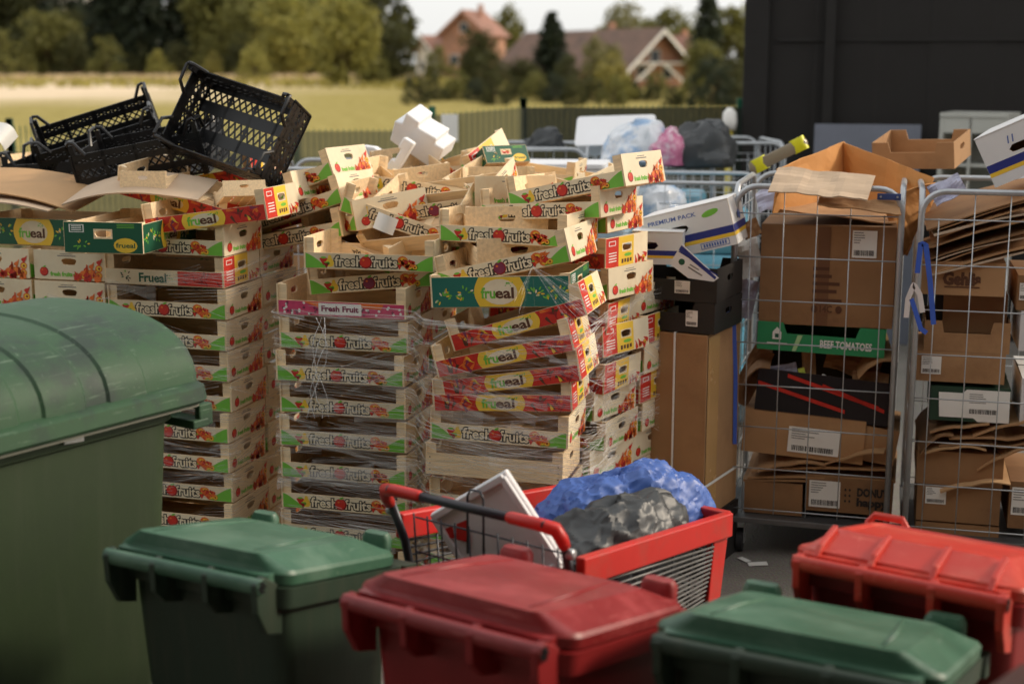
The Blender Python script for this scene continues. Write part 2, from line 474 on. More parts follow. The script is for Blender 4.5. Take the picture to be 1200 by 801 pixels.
# ---------------------------------------------------------------- dark shed on one side of the yard, and an unseen store added behind the camera for shade and bounce
SHED = mat('dark_cladding', srgb(31, 28, 26), .85, var=.12, scale=3)
SHED2 = mat('dark_trim', srgb(27, 24, 22), .8, var=.1)
def shed():
    X0, Y0, XW, YW_, HH = 1.99, 12.0, 9.0, 8.0, 7.4
    t = thing('storage_shed', 'large dark clad shed wall behind the roll cages', 'building', (X0, Y0, 0), (0, 0, R(-12)))
    def cladding(name, ln, M):
        mb = MB(); n = int(ln / .9); prof = []
        for i in range(n):
            x = i * ln / n; d = ln / n
            prof += [(x, 0), (x + d * .42, 0), (x + d * .44, .007), (x + d * .96, .007)]
        prof.append((ln, 0))
        for (xa, ya), (xb, yb) in zip(prof, prof[1:]):
            mb.poly([(xa, -ya, 0), (xb, -yb, 0), (xb, -yb, HH), (xa, -ya, HH)])
        return mb.build(name, SHED, t, M=M)
    cladding('wall', XW, Matrix.Translation((.12, .0, 0)))
    cladding('wall', YW_, Matrix.Translation((0, YW_, 0)) @ Matrix.Rotation(R(-90), 4, 'Z'))
    mb = MB(); mb.box((.03, -.01, HH / 2), (.2, .1, HH)); mb.build('corner_trim', SHED2, t, bevel=.01)
    mb = MB(); mb.box((XW / 2, YW_ / 2, HH + .06), (XW + .3, YW_ + .3, .12)); mb.build('roof', SHED2, t)
    mb = MB(); mb.box((XW / 2, YW_ + .05, HH / 2), (XW, .06, HH)); mb.box((XW + .03, YW_ / 2, HH / 2), (.06, YW_, HH)); mb.build('back_wall', SHED, t)
    for z in (2.45, 4.9):
        mb = MB(); mb.box((XW / 2 + .1, -.012, z), (XW - .2, .014, .035)); mb.build('joint_strip', SHED2, t)
    mb = MB()
    mb.box((3.3, -.02, 1.15), (.07, .05, 2.3)); mb.box((4.5, -.02, 1.15), (.07, .05, 2.3)); mb.box((3.9, -.02, 2.34), (1.27, .05, .07)); fr_ = mb.build('door_frame', SHED2, t)
    mb = MB(); mb.box((3.9, -.015, 1.14), (1.12, .03, 2.24)); d = mb.build('door', SHED, t)
    mb = MB(); mb.box((4.32, -.05, 1.05), (.03, .04, .16)); mb.build('handle', DSTEEL, d)
    mb = MB(); mb.box((.62, -.06, HH / 2), (.08, .07, HH - .4)); mb.build('downpipe', SHED2, t)
shed()
def store():
    t = thing('shading_store', 'unseen store wall, dock and roof added behind the camera to shape the light', 'building', (0, -2.2, 0))
    SW = mat('bounce_wall', srgb(200, 190, 174), .8)  # pale so the added wall bounces fill onto the front faces
    mb = MB(); mb.box((0, -.15, 3.0), (26, .3, 6.0)); mb.build('wall', SW, t)
    mb = MB(); mb.box((0, 1.75, .5), (14, 3.46, 1.0)); mb.build('loading_dock', mat('dock_concrete', srgb(110, 106, 100), .9), t)
    mb = MB(); mb.box((0, 2.1, 4.3), (16, 4.2, .3)); mb.build('shade_canopy', mat('shade_canopy_soffit', srgb(170, 160, 148), .7), t)  # added out of view to block overhead sky from the bins
    for x in (-2.2, 3.0):
        mb = MB(); mb.box((x, .03, 2.2), (2.4, .05, 2.38)); d = mb.build('dock_door', DSTEEL, t)
        mb = MB(); mb.box((x, .08, 1.6), (.2, .04, .04)); mb.build('handle', STEEL, d)
store()

# ---------------------------------------------------------------- fence along the yard
FGREEN = mat('fence_green_paint', srgb(40, 104, 78), .45, metal=0., var=.08)
def net_mat(name, col, op):
    m = bpy.data.materials.new(name); m.use_nodes = True
    n, l = m.node_tree.nodes, m.node_tree.links; p = n['Principled BSDF']
    p.inputs['Base Color'].default_value = (*col, 1); p.inputs['Roughness'].default_value = .9
    tc = n.new('ShaderNodeTexCoord'); z = n.new('ShaderNodeTexNoise'); z.inputs['Scale'].default_value = 40; z.inputs['Detail'].default_value = 3
    mr = n.new('ShaderNodeMapRange'); mr.inputs['To Min'].default_value = op - .08; mr.inputs['To Max'].default_value = op + .08
    l.new(tc.outputs['Object'], z.inputs['Vector']); l.new(z.outputs['Fac'], mr.inputs['Value']); l.new(mr.outputs[0], p.inputs['Alpha'])
    return m
NET1 = net_mat('olive_screen_cloth', srgb(112, 112, 88), .72)
NET2 = net_mat('dark_screen_cloth', srgb(44, 52, 44), .93)
def fence_panel(p, q, h, net, label, z_net=None, top_q=None):
    p, q = Vector((*p, 0)), Vector((*q, 0)); d = q - p; ln = d.length; yaw = math.atan2(d.y, d.x)
    t = thing('mesh_fence_panel', label, 'fence', p, (0, 0, yaw), 'fence panels along the yard')
    top = top_q if top_q else h
    H = lambda x: h + (top - h) * x / ln
    mb = MB(); n = int(ln / .05)
    for i in range(n + 1):
        x = ln * i / n; hh = H(x)
        zs = [0.04, .34, .38, .42, .85, .89, .93, 1.36, 1.40, 1.44, hh]
        ys = [0, 0, -.02, 0, 0, -.02, 0, 0, -.02, 0, 0]
        pts = [(x, y, z) for y, z in zip(ys, zs) if z <= hh]
        for a, b in zip(pts, pts[1:]): mb.bar(a, b, .007, .007)
    for z in (.34, .42, .85, .93, 1.36, 1.44): mb.bar((0, -.004, z), (ln, -.004, z), .010, .010)
    mb.build('wire_mesh', FGREEN, t)
    for x in (0, ln):
        mb = MB(); mb.box((x, .03, (H(x) + .06) / 2), (.06, .04, H(x) + .06)); mb.build('post', FGREEN, t, bevel=.004)
    if net:
        z1 = z_net
        mb = MB(); mb.grid(lambda u, v: (ln * u, -.03 - .012 * math.sin(u * 30 + v * 3), .06 + ((z1 or H(ln * u) - .02) - .06) * v), 24, 4)
        mb.build('screen_cloth', net, t, smooth=True)
FY = 12.5
fence_panel((-6.9, FY), (-4.38, FY), 1.73, NET1, 'green wire fence panel at the picture edge by the white scrap', 1.48)
fence_panel((-4.38, FY), (-1.88, FY), 1.73, NET1, 'green wire fence panel behind the black plastic crates', 1.50)
fence_panel((-1.88, FY), (-.70, FY + .1), 1.70, NET1, 'screened fence panel behind the white foam pieces')
fence_panel((-.70, FY + .1), (.10, FY + .1), 1.83, NET1, 'olive screened fence panel beside the white fence sign', None, 1.90)
fence_panel((.10, FY + .1), (2.0, FY + .1), 1.90, NET2, 'darkest screened fence panel beside the shed')
# a sign on the fence, and a pale lamp post beside the shed
t = thing('fence_sign', 'blank white plate hung on the olive screened fence', 'sign', atY(527, 150, FY + .02))
mb = MB(); mb.box((0, 0, 0), (.145, .006, .235)); mb.build('plate', PWHITE, t, bevel=.002)
for z in (-.1, .1):
    mb = MB(); mb.tube([(-.03, .01, z), (-.03, .06, z)], .003, 6); mb.build('clip', STEEL, t)
t = thing('marker_post', 'thin pale post with yellow bands beside the shed corner', 'post', (1.80, 11.9, 0))
mb = MB(); mb.tube([(0, 0, 0), (0, 0, 1.72)], .028, 10); mb.build('pole', mat('post_yellow', srgb(196, 180, 70), .5), t, smooth=True)
mb = MB(); mb.tube([(0, 0, 1.72), (0, 0, 1.78), (0, 0, 1.86), (0, 0, 1.90)], [.05, .062, .055, .02], 12); mb.build('cap', PWHITE, t, smooth=True)

# ---------------------------------------------------------------- trees and bushes
BARK = mat('bark', srgb(84, 66, 50), .9, var=.25, scale=3)
def leaf_mat(name, c, v=.45):
    m = bpy.data.materials.new(name); m.use_nodes = True
    n, l = m.node_tree.nodes, m.node_tree.links; p = n['Principled BSDF']; p.inputs['Roughness'].default_value = .6; p.inputs['Specular IOR Level'].default_value = .25
    g = n.new('ShaderNodeNewGeometry'); tc = n.new('ShaderNodeTexCoord')
    z = n.new('ShaderNodeTexNoise'); z.inputs['Scale'].default_value = 4; z.inputs['Detail'].default_value = 4; l.new(tc.outputs['Object'], z.inputs['Vector'])
    ad = n.new('ShaderNodeMath'); ad.operation = 'ADD'; l.new(g.outputs['Random Per Island'], ad.inputs[0]); l.new(z.outputs['Fac'], ad.inputs[1])
    mr = n.new('ShaderNodeMapRange'); mr.inputs['From Min'].default_value = .2; mr.inputs['From Max'].default_value = 1.5; mr.inputs['To Min'].default_value = 1 - v; mr.inputs['To Max'].default_value = 1 + v
    l.new(ad.outputs[0], mr.inputs['Value'])
    h = n.new('ShaderNodeHueSaturation'); h.inputs['Color'].default_value = (*c, 1); l.new(mr.outputs[0], h.inputs['Value'])
    l.new(h.outputs[0], p.inputs['Base Color'])
    tr = n.new('ShaderNodeBsdfTranslucent'); l.new(h.outputs[0], tr.inputs['Color'])
    ms = n.new('ShaderNodeMixShader'); ms.inputs[0].default_value = .3
    l.new(p.outputs[0], ms.inputs[1]); l.new(tr.outputs[0], ms.inputs[2]); l.new(ms.outputs[0], n['Material Output'].inputs[0])
    return m
LEAF = {'dark': leaf_mat('leaf_dark', (.064, .066, .022)), 'mid': leaf_mat('leaf_mid', (.15, .145, .040)), 'light': leaf_mat('leaf_light', (.26, .24, .06)),
        'yellow': leaf_mat('leaf_yellow_green', (.28, .24, .06)), 'fir': leaf_mat('needle_dark', (.034, .044, .024)), 'olive': leaf_mat('leaf_olive', (.20, .185, .08))}
def leafquad(mb, c, s, rg):
    a = Vector((rg.gauss(0, 1), rg.gauss(0, 1), rg.gauss(0, 1))).normalized(); b = a.orthogonal().normalized(); b = Matrix.Rotation(rg.uniform(0, 6.3), 3, a) @ b
    e = a.cross(b)
    mb.poly([c - b * s, c + e * s * .6, c + b * s, c - e * s * .6])
CROWN = {}
def crown_mesh(shape, leaf, seed):
    key = (shape, leaf, seed)
    if key in CROWN: return CROWN[key]
    rg = random.Random(seed * 13 + len(shape)); mb = MB(); tk = MB()
    if shape == 'fir':
        tk.tube([(0, 0, 0), (0, 0, .5), (0, 0, .97)], [.022, .013, .003], 7)
        for k in range(60):
            z = .03 + .95 * (k / 60) ** .9; ln = .27 * (1 - z) ** .85 + .015
            for j in range(7):
                a = rg.uniform(0, 6.3); l2 = ln * rg.uniform(.6, 1.15)
                for q in range(7):
                    f = (q + rg.random()) / 7
                    leafquad(mb, Vector((math.cos(a) * l2 * f, math.sin(a) * l2 * f, z - .10 * f * l2 / .25 + rg.uniform(-.01, .01))), .026 * rg.uniform(.7, 1.5), rg)
    else:
        wd = {'round': .40, 'tall': .30, 'bush': .62, 'wide': .52}[shape]; z0 = {'round': .04, 'tall': .03, 'bush': .0, 'wide': .10}[shape]
        tk.tube([(0, 0, 0), (.01, 0, z0 * .6 + .1), (0, .01, .62)], [.028, .02, .006], 7)
        cl = []
        for k in range(60):
            u = rg.uniform(-1, 1); a = rg.uniform(0, 6.3); rad = rg.uniform(.30, 1.25) ** .5
            zz = z0 + (1 - z0) * (.5 + .46 * u * rad); k2 = math.sqrt(max(0, 1 - u * u)) * rad
            if shape == 'bush': zz = z0 + (1 - z0) * abs(u) * rad; k2 = math.sqrt(max(0, 1 - u * u)) * rad
            cl.append((Vector((math.cos(a) * k2 * wd * .8, math.sin(a) * k2 * wd * .8, zz)), rg.uniform(.045, .15) * (1.2 if wd > .3 else .9)))
        for k in range(8):
            c, r = cl[k]; tk.tube([(0, 0, z0 + .05 + .03 * k), c * .6 + Vector((0, 0, .15)), c], [.012, .007, .002], 5)
        for c, r in cl:
            for q in range(80):
                d = Vector((rg.gauss(0, 1), rg.gauss(0, 1), rg.gauss(0, .8))).normalized() * r * rg.uniform(.55, 1.15)
                p = c + d
                if p.z > .01: leafquad(mb, p, .027 * rg.uniform(.6, 1.5), rg)
    r = (mb.mesh('crown', [LEAF[leaf]]), tk.mesh('trunk', [BARK], True))
    CROWN[key] = r; return r
ORDN = 'nearest second third fourth fifth sixth seventh eighth ninth tenth eleventh twelfth thirteenth fourteenth fifteenth sixteenth seventeenth eighteenth'.split()
GT = 'trees and bushes beyond the field'
def tree(px, Y, h, shape, leaf, label, seed=1, wide=1.0, name=None, z=-.05):
    X = (px - 600) / CAM_F * Y * .99
    t = thing(name or ('fir_tree' if shape == 'fir' else 'bush' if shape == 'bush' else 'broadleaf_tree'), label, 'bush' if shape == 'bush' else 'tree', (X, Y, z), (0, 0, seed * 1.7), GT)
    t.scale = (h * wide, h * wide, h)
    c, k = crown_mesh(shape, leaf, seed % 3)
    link('crown', c, t); link('trunk', k, t)
for a in [
 (-30, 270, 26, 'round', 'dark', 'dark broad tree at the wood edge beyond the stubble field', 1),
 (52, 285, 25, 'tall', 'fir', 'blackish tall tree behind the round green one at the wood edge', 1, 1.2),
 (112, 290, 15, 'round', 'fir', 'blackish round tree under the gap in the wood', 2, 1.2),
 (292, 275, 25, 'tall', 'dark', 'tall dark tree behind the light bushes of the meadow edge', 0, 1.3),
 (330, 285, 25, 'round', 'dark', 'broad dark tree rising behind the light green trees', 1, 1.0),
 (22, 260, 24, 'tall', 'dark', 'tall dark tree at the wood edge above the pale field end', 2),
 (62, 235, 11, 'round', 'mid', 'round green tree standing before the dark wood', 1, 1.1),
 (95, 280, 13, 'round', 'dark', 'dark low tree under the pale gap in the wood', 2),
 (135, 262, 26, 'fir', 'fir', 'dark fir at the middle of the wood edge', 1, 1.1),
 (170, 255, 27, 'fir', 'fir', 'second dark fir from the gap in the wood', 2, 1.1),
 (205, 265, 25, 'tall', 'dark', 'slim dark tree between two firs', 0),
 (238, 260, 27, 'fir', 'fir', 'dark fir nearest the light green bushes', 0, 1.2),
 (270, 250, 22, 'tall', 'mid', 'slim green tree beside the last fir of the wood', 1),
 (305, 235, 14, 'round', 'mid', 'mid green round tree behind the standing black crate', 2, 1.1),
 (338, 215, 12, 'round', 'light', 'light green tree behind the standing black crate corner', 0, 1.2),
 (362, 225, 13, 'round', 'mid', 'mid green tree between light ones above the black crate', 1),
 (404, 150, 9.4, 'round', 'light', 'bright green tree alone before the dark trees', 1, .95),
 (432, 260, 22, 'tall', 'dark', 'dark tall tree behind the bright green one', 1, 1.2),
 (400, 270, 23, 'tall', 'dark', 'dark tall tree rising over the bright green one', 2, 1.2),
 (376, 280, 22, 'tall', 'fir', 'blackish tall tree over the light green trees', 0, 1.2),
 (463, 175, 7.4, 'round', 'dark', 'dark green rounded tree beside the hay coloured house', 2, 1.0),
 (516, 195, 4.2, 'bush', 'mid', 'low green bush below the brick house', 1),
 (560, 120, 5.2, 'round', 'dark', 'dark small tree before the long brown roof', 1, .8),
 (596, 235, 11, 'round', 'mid', 'green tree top behind the brick house roof', 0, .7),
 (646, 112, 6.4, 'fir', 'fir', 'pointed dark fir before the long brown roof', 2, 1.65),
 (612, 110, 2.8, 'round', 'dark', 'dark shrub tree between two firs by the roof', 2, 1.2),
 (696, 125, 4.4, 'round', 'olive', 'olive grey tree before the long roof end', 0, .7),
 (715, 128, 4.2, 'round', 'olive', 'olive tree beside the timber gable', 1, .6),
 (712, 96, 2.6, 'bush', 'yellow', 'bright yellow green bush below the olive tree', 2),
 (768, 98, 1.6, 'bush', 'mid', 'green bush under the white gable end', 0),
 (735, 92, 1.5, 'bush', 'light', 'light green low bush at the gable foot', 1),
 (822, 140, 4.6, 'round', 'mid', 'green tree beside the gable towards the shed', 2, 1.0),
 (826, 170, 13.5, 'fir', 'fir', 'tall pointed fir next to the shed wall', 1, .8),
 (850, 175, 9.5, 'round', 'mid', 'broad green tree half behind the shed wall', 1, 1.3),
 (782, 210, 9.6, 'round', 'mid', 'far green tree over the gable roof', 0, 1.3),
 (735, 240, 11.5, 'wide', 'olive', 'far thin olive tree over the long roof', 1),
 (668, 100, 2.6, 'bush', 'dark', 'dark bush at the foot of the pointed fir', 1),
 (575, 104, 2.8, 'bush', 'dark', 'dark bush below the long brown roof end', 0),
 (190, 225, 4.0, 'bush', 'light', 'low light bush at the stubble field end', 1),
 (250, 215, 3.5, 'bush', 'yellow', 'low yellowish bush at the stubble field end', 2),
 (300, 190, 4.0, 'bush', 'light', 'low light bush at the green meadow edge', 0),
 (440, 150, 3.0, 'bush', 'mid', 'low bush between the bright tree and the house', 2),
]: tree(*a)
rg = random.Random(60)
HEDGE = ['dark bush', 'dark leafy bush', 'low dark bush', 'uneven dark bush']
for k, px in enumerate(range(488, 880, 23)):
    tree(px, 84 + rg.uniform(-6, 10), rg.uniform(1.15, 1.85) + (.9 if px > 830 else 0) - (.3 if 710 < px < 810 else 0), 'bush', ['dark', 'dark', 'mid', 'fir'][k % 4], HEDGE[k % 4] + ', ' + ('%s from the shed in the hedge past the meadow' % ORDN[(880 - px) // 23]), k, rg.uniform(.9, 1.2))
for k, px in enumerate(range(-30, 330, 40)):
    tree(px, 232 + rg.uniform(-12, 14), rg.uniform(4.5, 7.5), 'bush', ['dark', 'mid', 'dark'][k % 3], 'undergrowth bush at the wood foot, %s counted from the bright tree' % ORDN[8 - k], k, 1.1)
gq = MB(); rg = random.Random(78)
for k in range(2600):
    y = rg.uniform(130, 235); x = rg.uniform(-110, 10) * y / 200
    for q in range(3): leafquad(gq, Vector((x + rg.gauss(0, .5), y + rg.gauss(0, .5), rg.uniform(.05, .55))), rg.uniform(.12, .4), rg)
o_ = gq.build('rough_grass', LEAF['yellow']); o_['kind'] = 'stuff'
gq = MB()
for k in range(1800):
    y = rg.uniform(190, 240); x = rg.uniform(-125, -10) * y / 220
    for q in range(3): leafquad(gq, Vector((x + rg.gauss(0, .5), y + rg.gauss(0, .5), rg.uniform(.05, .8))), rg.uniform(.15, .5), rg)
o_ = gq.build('dry_grass', leaf_mat('leaf_straw', (.46, .36, .22))); o_['kind'] = 'stuff'
tl = MB(); rg = random.Random(77)
for k in range(900):
    x = rg.uniform(-190, 90); y = rg.uniform(300, 330); hgt = 9 + 5 * math.sin(x * .07) + rg.uniform(-3, 3) - (7 if -35 < x < 60 else 0)
    for q in range(9): leafquad(tl, Vector((x + rg.gauss(0, 1.5), y, max(.5, rg.uniform(0, max(2, hgt))))), rg.uniform(.5, 1.1), rg)
o_ = tl.build('treeline', LEAF['dark']); o_['kind'] = 'stuff'

# ---------------------------------------------------------------- houses beyond the field
BRICK = mat('orange_brick', srgb(178, 130, 104), .85, var=.2, scale=1.2, col2=srgb(150, 116, 98), c2scale=.5, c2lo=.4, c2hi=.7)
ROOFT = mat('roof_tiles', srgb(152, 108, 90), .8, var=.25, scale=1.2, col2=srgb(122, 92, 80), c2scale=.6, c2lo=.4, c2hi=.7)
ROOFB = mat('brown_roof_tiles', srgb(122, 94, 80), .8, var=.25, scale=1.2, col2=srgb(96, 78, 68), c2scale=.5, c2lo=.4, c2hi=.7)
RENDER_W = mat('pale_render', srgb(222, 214, 200), .8)
WGLASS = mat('window_glass', srgb(40, 44, 48), .1)
WTIM = mat('white_timber', srgb(232, 228, 220), .6)
def house(loc, yaw, wd, ln, eave, ridge, wall, roofm, label, over=.6, gable_open=False):
    """gable end faces local -y; ridge along y"""
    t = thing('house', label, 'house', loc, (0, 0, R(yaw)))
    mb = MB()
    out = [(-wd / 2, 0, 0), (wd / 2, 0, 0), (wd / 2, 0, eave), (0, 0, ridge - .15), (-wd / 2, 0, eave)]
    mb.prism(out, (0, ln, 0)); mb.build('wall', wall, t)
    sl_ = (ridge - eave) / (wd / 2); mb = MB()
    for s in (-1, 1):
        e = wd / 2 + over
        a = [(0, -over * 1.6, ridge), (s * e, -over * 1.6, ridge - sl_ * e), (s * e, ln + over, ridge - sl_ * e), (0, ln + over, ridge)]
        mb.prism(a, (0, 0, .22))
    mb.build('roof', roofm, t)
    for s in (-1, 1):
        mb = MB(); e = wd / 2 + over
        mb.prism([(0, -over * 1.6 - .02, ridge + .1), (s * e, -over * 1.6 - .02, ridge - sl_ * e + .1), (s * e, -over * 1.6 - .02, ridge - sl_ * e - .3), (0, -over * 1.6 - .02, ridge - .3)], (0, -.12, 0))
        mb.build('bargeboard', WTIM if gable_open else wall, t)
    mb = MB(); mb.box((wd * .2, ln * .4, ridge + .2), (.6, .6, 1.6)); mb.build('chimney', BRICK, t)
    wins = [(-wd * .22, eave * .35), (wd * .22, eave * .35), (0, eave * 1.02)]
    for x, z in wins:
        mb = MB(); mb.box((x, -.04, z + .6), (1.3, .1, 1.4)); f = mb.build('window', WTIM, t)
        mb = MB(); mb.box((x, -.10, z + .6), (1.1, .03, 1.2)); mb.build('pane', WGLASS, f)
    if gable_open:
        for s in (-1, 1):
            mb = MB(); mb.bar((s * wd * .42, -.9, eave * .2), (s * wd * .06, -.9, eave * 1.0), .22, .22); mb.build('brace', WTIM, t)
        mb = MB(); mb.box((0, -.55, eave * .98), (wd * .9, 1.1, .16)); mb.build('balcony', WTIM, t)
    else:
        mb = MB(); mb.box((wd * .02, -.05, 1.05), (1.1, .1, 2.1)); d = mb.build('door', PBROWN, t)
        mb = MB(); mb.box((wd * .02 + .4, -.13, 1.05), (.14, .06, .05)); mb.build('handle', STEEL, d)
house(((545 - 600) / CAM_F * 205, 205, 0), -20, 6.8, 7.6, 6.6, 9.6, BRICK, ROOFT, 'tall orange brick house with a tiled gable beyond the trees')
house(((502 - 600) / CAM_F * 212, 212, 0), -60, 7, 9, 4.2, 6.2, RENDER_W, ROOFT, 'lower pale house with tiled roof beside the brick house')
house(((764 - 600) / CAM_F * 148, 148, 0), 30, 7.2, 25, 2.4, 5.7, BRICK, ROOFB, 'house with long brown roof and white edged timber gable', 1.0, True)
house(((835 - 600) / CAM_F * 190, 200, 0), 60, 8, 10, 3.0, 6.0, BRICK, ROOFT, 'house with red roof half hidden by trees near the shed')
house((-500 / CAM_F * 330, 335, 0), 10, 11, 9, 16, 21, RENDER_W, ROOFT, 'pale gabled building glimpsed through the gap in the dark trees')
# ---------------------------------------------------------------- fruit crates
CL, CW, CH, CP = 0.555, 0.34, 0.126, 0.13       # length, width, end height, stacking pitch
INKS = [WOOD, PLY, CREAM, INK, PRED, PDRED, PORANGE, PYEL, PGREEN, PDGREEN, PTEAL, PPINK, PPLUM, PWHITE, PGREY, PBROWN, DARKHOLE]
iW, iP, iC, iK, iR, iDR, iO, iY, iG, iDG, iT, iPK, iPL, iWH, iGR, iBR, iDK = range(17)
EPS = 0.0004

def fruit_words(mb, F, u0, u1, v, h):
    um = u0 + (u1 - u0) * .50
    for txt, a, b in (('fresh', u0, um - h * .42), ('fruits', um + h * .42, u1)):
        put_text(mb, txt, F, a, b, v, h, 3, iK, .095, 0, txt)
        put_text(mb, txt, F, a, b, v, h, 4, iC, .022, 0, txt)
def apple(mb, F, u, v, r, layer, a=iR):
    blob(mb, F, u, v, r, r * .95, layer, iDR, 12)
    blob(mb, F, u - r * .08, v + r * .05, r * .86, r * .82, layer + 1, a, 12)
    blob(mb, F, u - r * .35, v + r * .35, r * .2, r * .16, layer + 2, iO, 7)
    blob(mb, F, u + r * .15, v + r * 1.0, r * .4, r * .16, layer + 2, iG, 7, .5)
def pear(mb, F, u, v, r, layer):
    pts = [(0, 1.25), (.25, 1.2), (.4, .6), (.75, .1), (.8, -.45), (.5, -.9), (0, -1), (-.5, -.9), (-.8, -.45), (-.75, .1), (-.4, .6), (-.25, 1.2)]
    mb.poly([F(u + x * r, v + y * r, layer) for x, y in pts], iY)
    blob(mb, F, u - r * .3, v - r * .3, r * .3, r * .35, layer + 1, iG, 7)
def peach(mb, F, u, v, r, layer, rot=0.):
    blob(mb, F, u, v, r, r * .9, layer, iO, 12)
    blob(mb, F, u + r * .1, v, r * .72, r * .62, layer + 1, iY, 10)
    blob(mb, F, u + r * .12, v, r * .34, r * .3, layer + 2, iDR, 8)
def berry(mb, F, u, v, r, layer, c=iR):
    mb.poly([F(u - r, v + r * .6, layer), F(u, v - r * 1.1, layer), F(u + r, v + r * .6, layer), F(u, v + r, layer)], c)
    blob(mb, F, u, v + r * .8, r * .7, r * .25, layer + 1, iG, 7)
def pepper(mb, F, u, v, ln, wd, rot, layer, c):
    pts = []
    for i in range(7):
        t = i / 6; pts.append((t - .5, wd / ln * (.5 + .5 * math.sin(PI * min(1, t * 1.3 + .1))) * (1 - t * .6) + .25 * (t - .5) ** 2))
    for i in reversed(range(7)):
        t = i / 6; pts.append((t - .5, -wd / ln * .6 * (1 - t) + .25 * (t - .5) ** 2))
    mb.poly([F(u + ln * (x * math.cos(rot) - y * math.sin(rot)), v + ln * (x * math.sin(rot) + y * math.cos(rot)), layer) for x, y in pts], c)
def swoosh(mb, F, u0, u1, h, layer, left=True, c=iG):
    pts = []
    for i in range(7):
        t = i / 6
        pts.append((u0 + (u1 - u0) * t, h * (.98 - .93 * t ** 1.3)))
    pts.append((u0, h * .02))
    mb.poly([F(x, y, layer) for x, y in pts], c)

def print_fresh(mb, F, L, h, rg, centre=iR):
    rect(mb, F, -L / 2 + .001, .001, L / 2 - .001, h - .001, 1, iC)
    swoosh(mb, F, -L / 2 + .002, -L / 2 + .095, h, 2)
    swoosh(mb, F, L / 2 - .002, L / 2 - .105, h, 2)
    pear(mb, F, -L * .305, h * .45, h * .34, 2)
    berry(mb, F, -L * .355, h * .48, h * .28, 2)
    berry(mb, F, -L * .333, h * .25, h * .2, 3, iDR)
    fruit_words(mb, F, -L * .265, L * .222, h * .20, h * .63)
    apple(mb, F, -L * .0215, h * .48, h * .42, 5, centre)
    peach(mb, F, L * .265, h * .62, h * .36, 2)
    for k in range(9): pepper(mb, F, L * (.25 + .012 * k), h * rg.uniform(.3, .8), h * .45, h * .16, rg.uniform(0, 3), 5, [iO, iR, iO, iR][k % 4])
    peach(mb, F, L * .315, h * .34, h * .33, 2)
    peach(mb, F, L * .355, h * .25, h * .22, 2)
    berry(mb, F, L * .24, h * .3, h * .2, 3)
    for k in range(3):
        pepper(mb, F, L * (.27 + .03 * k), h * .5, h * .5, h * .1, rg.uniform(-1, 1), 4, iDR)
def print_fresh_end(mb, F, W, h):
    rect(mb, F, -W / 2 + .001, .001, W / 2 - .001, h - .001, 1, iC) if False else None
    apple(mb, F, -W * .36, h * .26, h * .17, 2)
    put_text(mb, 'fresh fruits', F, -W * .27, W * .04, h * .12, h * .14, 2, iG, .05)
    rect(mb, F, -W * .16, h * .80, W * .10, h * .83, 2, iGR); rect(mb, F, -W * .12, h * .87, W * .06, h * .89, 2, iGR)
    for u, v, r in ((.10, .15, .12), (.20, .18, .16), (.31, .22, .18), (.41, .18, .15), (.42, .42, .14)):
        peach(mb, F, W * u, h * v, h * r, 2)
    rk = random.Random(9)
    for k in range(26):
        u = rk.uniform(.06, .45); pepper(mb, F, W * u, h * rk.uniform(.08, .16 + u * 1.1), h * .26, h * .12, rk.uniform(.6, 2.2), 5 + k % 2, [iR, iO, iDR, iR, iO][k % 5])
    berry(mb, F, W * .08, h * .14, h * .08, 2)
def print_veg(mb, F, L, h, rg):
    """red strip with peppers and a yellow name field"""
    rect(mb, F, -L / 2 + .001, .001, L / 2 - .001, h - .001, 1, iR)
    for s in (-1, 1):
        for k in range(16):
            pepper(mb, F, s * rg.uniform(L * .2, L * .44), h * rg.uniform(.15, .85), h * rg.uniform(.35, .7), h * .14, rg.uniform(0, 6.3), 2 + k % 2, rg.choice([iDR, iDR, iO, iY, iBR, iPL]))
    n = 9
    mb.poly([F(-L * .17 - .012 * math.sin(PI * i / n), h * (.02 + .96 * i / n), 4) for i in range(n + 1)] +
            [F(L * .15 + .012 * math.sin(PI * i / n), h * (.98 - .96 * i / n), 4) for i in range(n + 1)], iY)
    blob(mb, F, 0.0, h * .48, L * .12, h * .42, 5, iC, 16)
    put_text(mb, 'fru', F, -L * .145, -L * .045, h * .22, h * .55, 6, iG, .03)
    put_text(mb, 'eal', F, -L * .04, L * .09, h * .22, h * .55, 6, iBR, .03)
    for k in range(5):
        blob(mb, F, L * (.04 + .018 * k), h * (.78 + .04 * math.sin(k * 2)), h * .1, h * .035, 6, iG, 6, .4 * k)
def sprig(mb, F, u, v, r, layer, rg, cols):
    for k in range(10):
        a = rg.uniform(0, 6.3); q = rg.uniform(.3, 1) * r
        blob(mb, F, u + math.cos(a) * q, v + math.sin(a) * q * .7, r * .2, r * .085, layer, rg.choice(cols), 6, a)
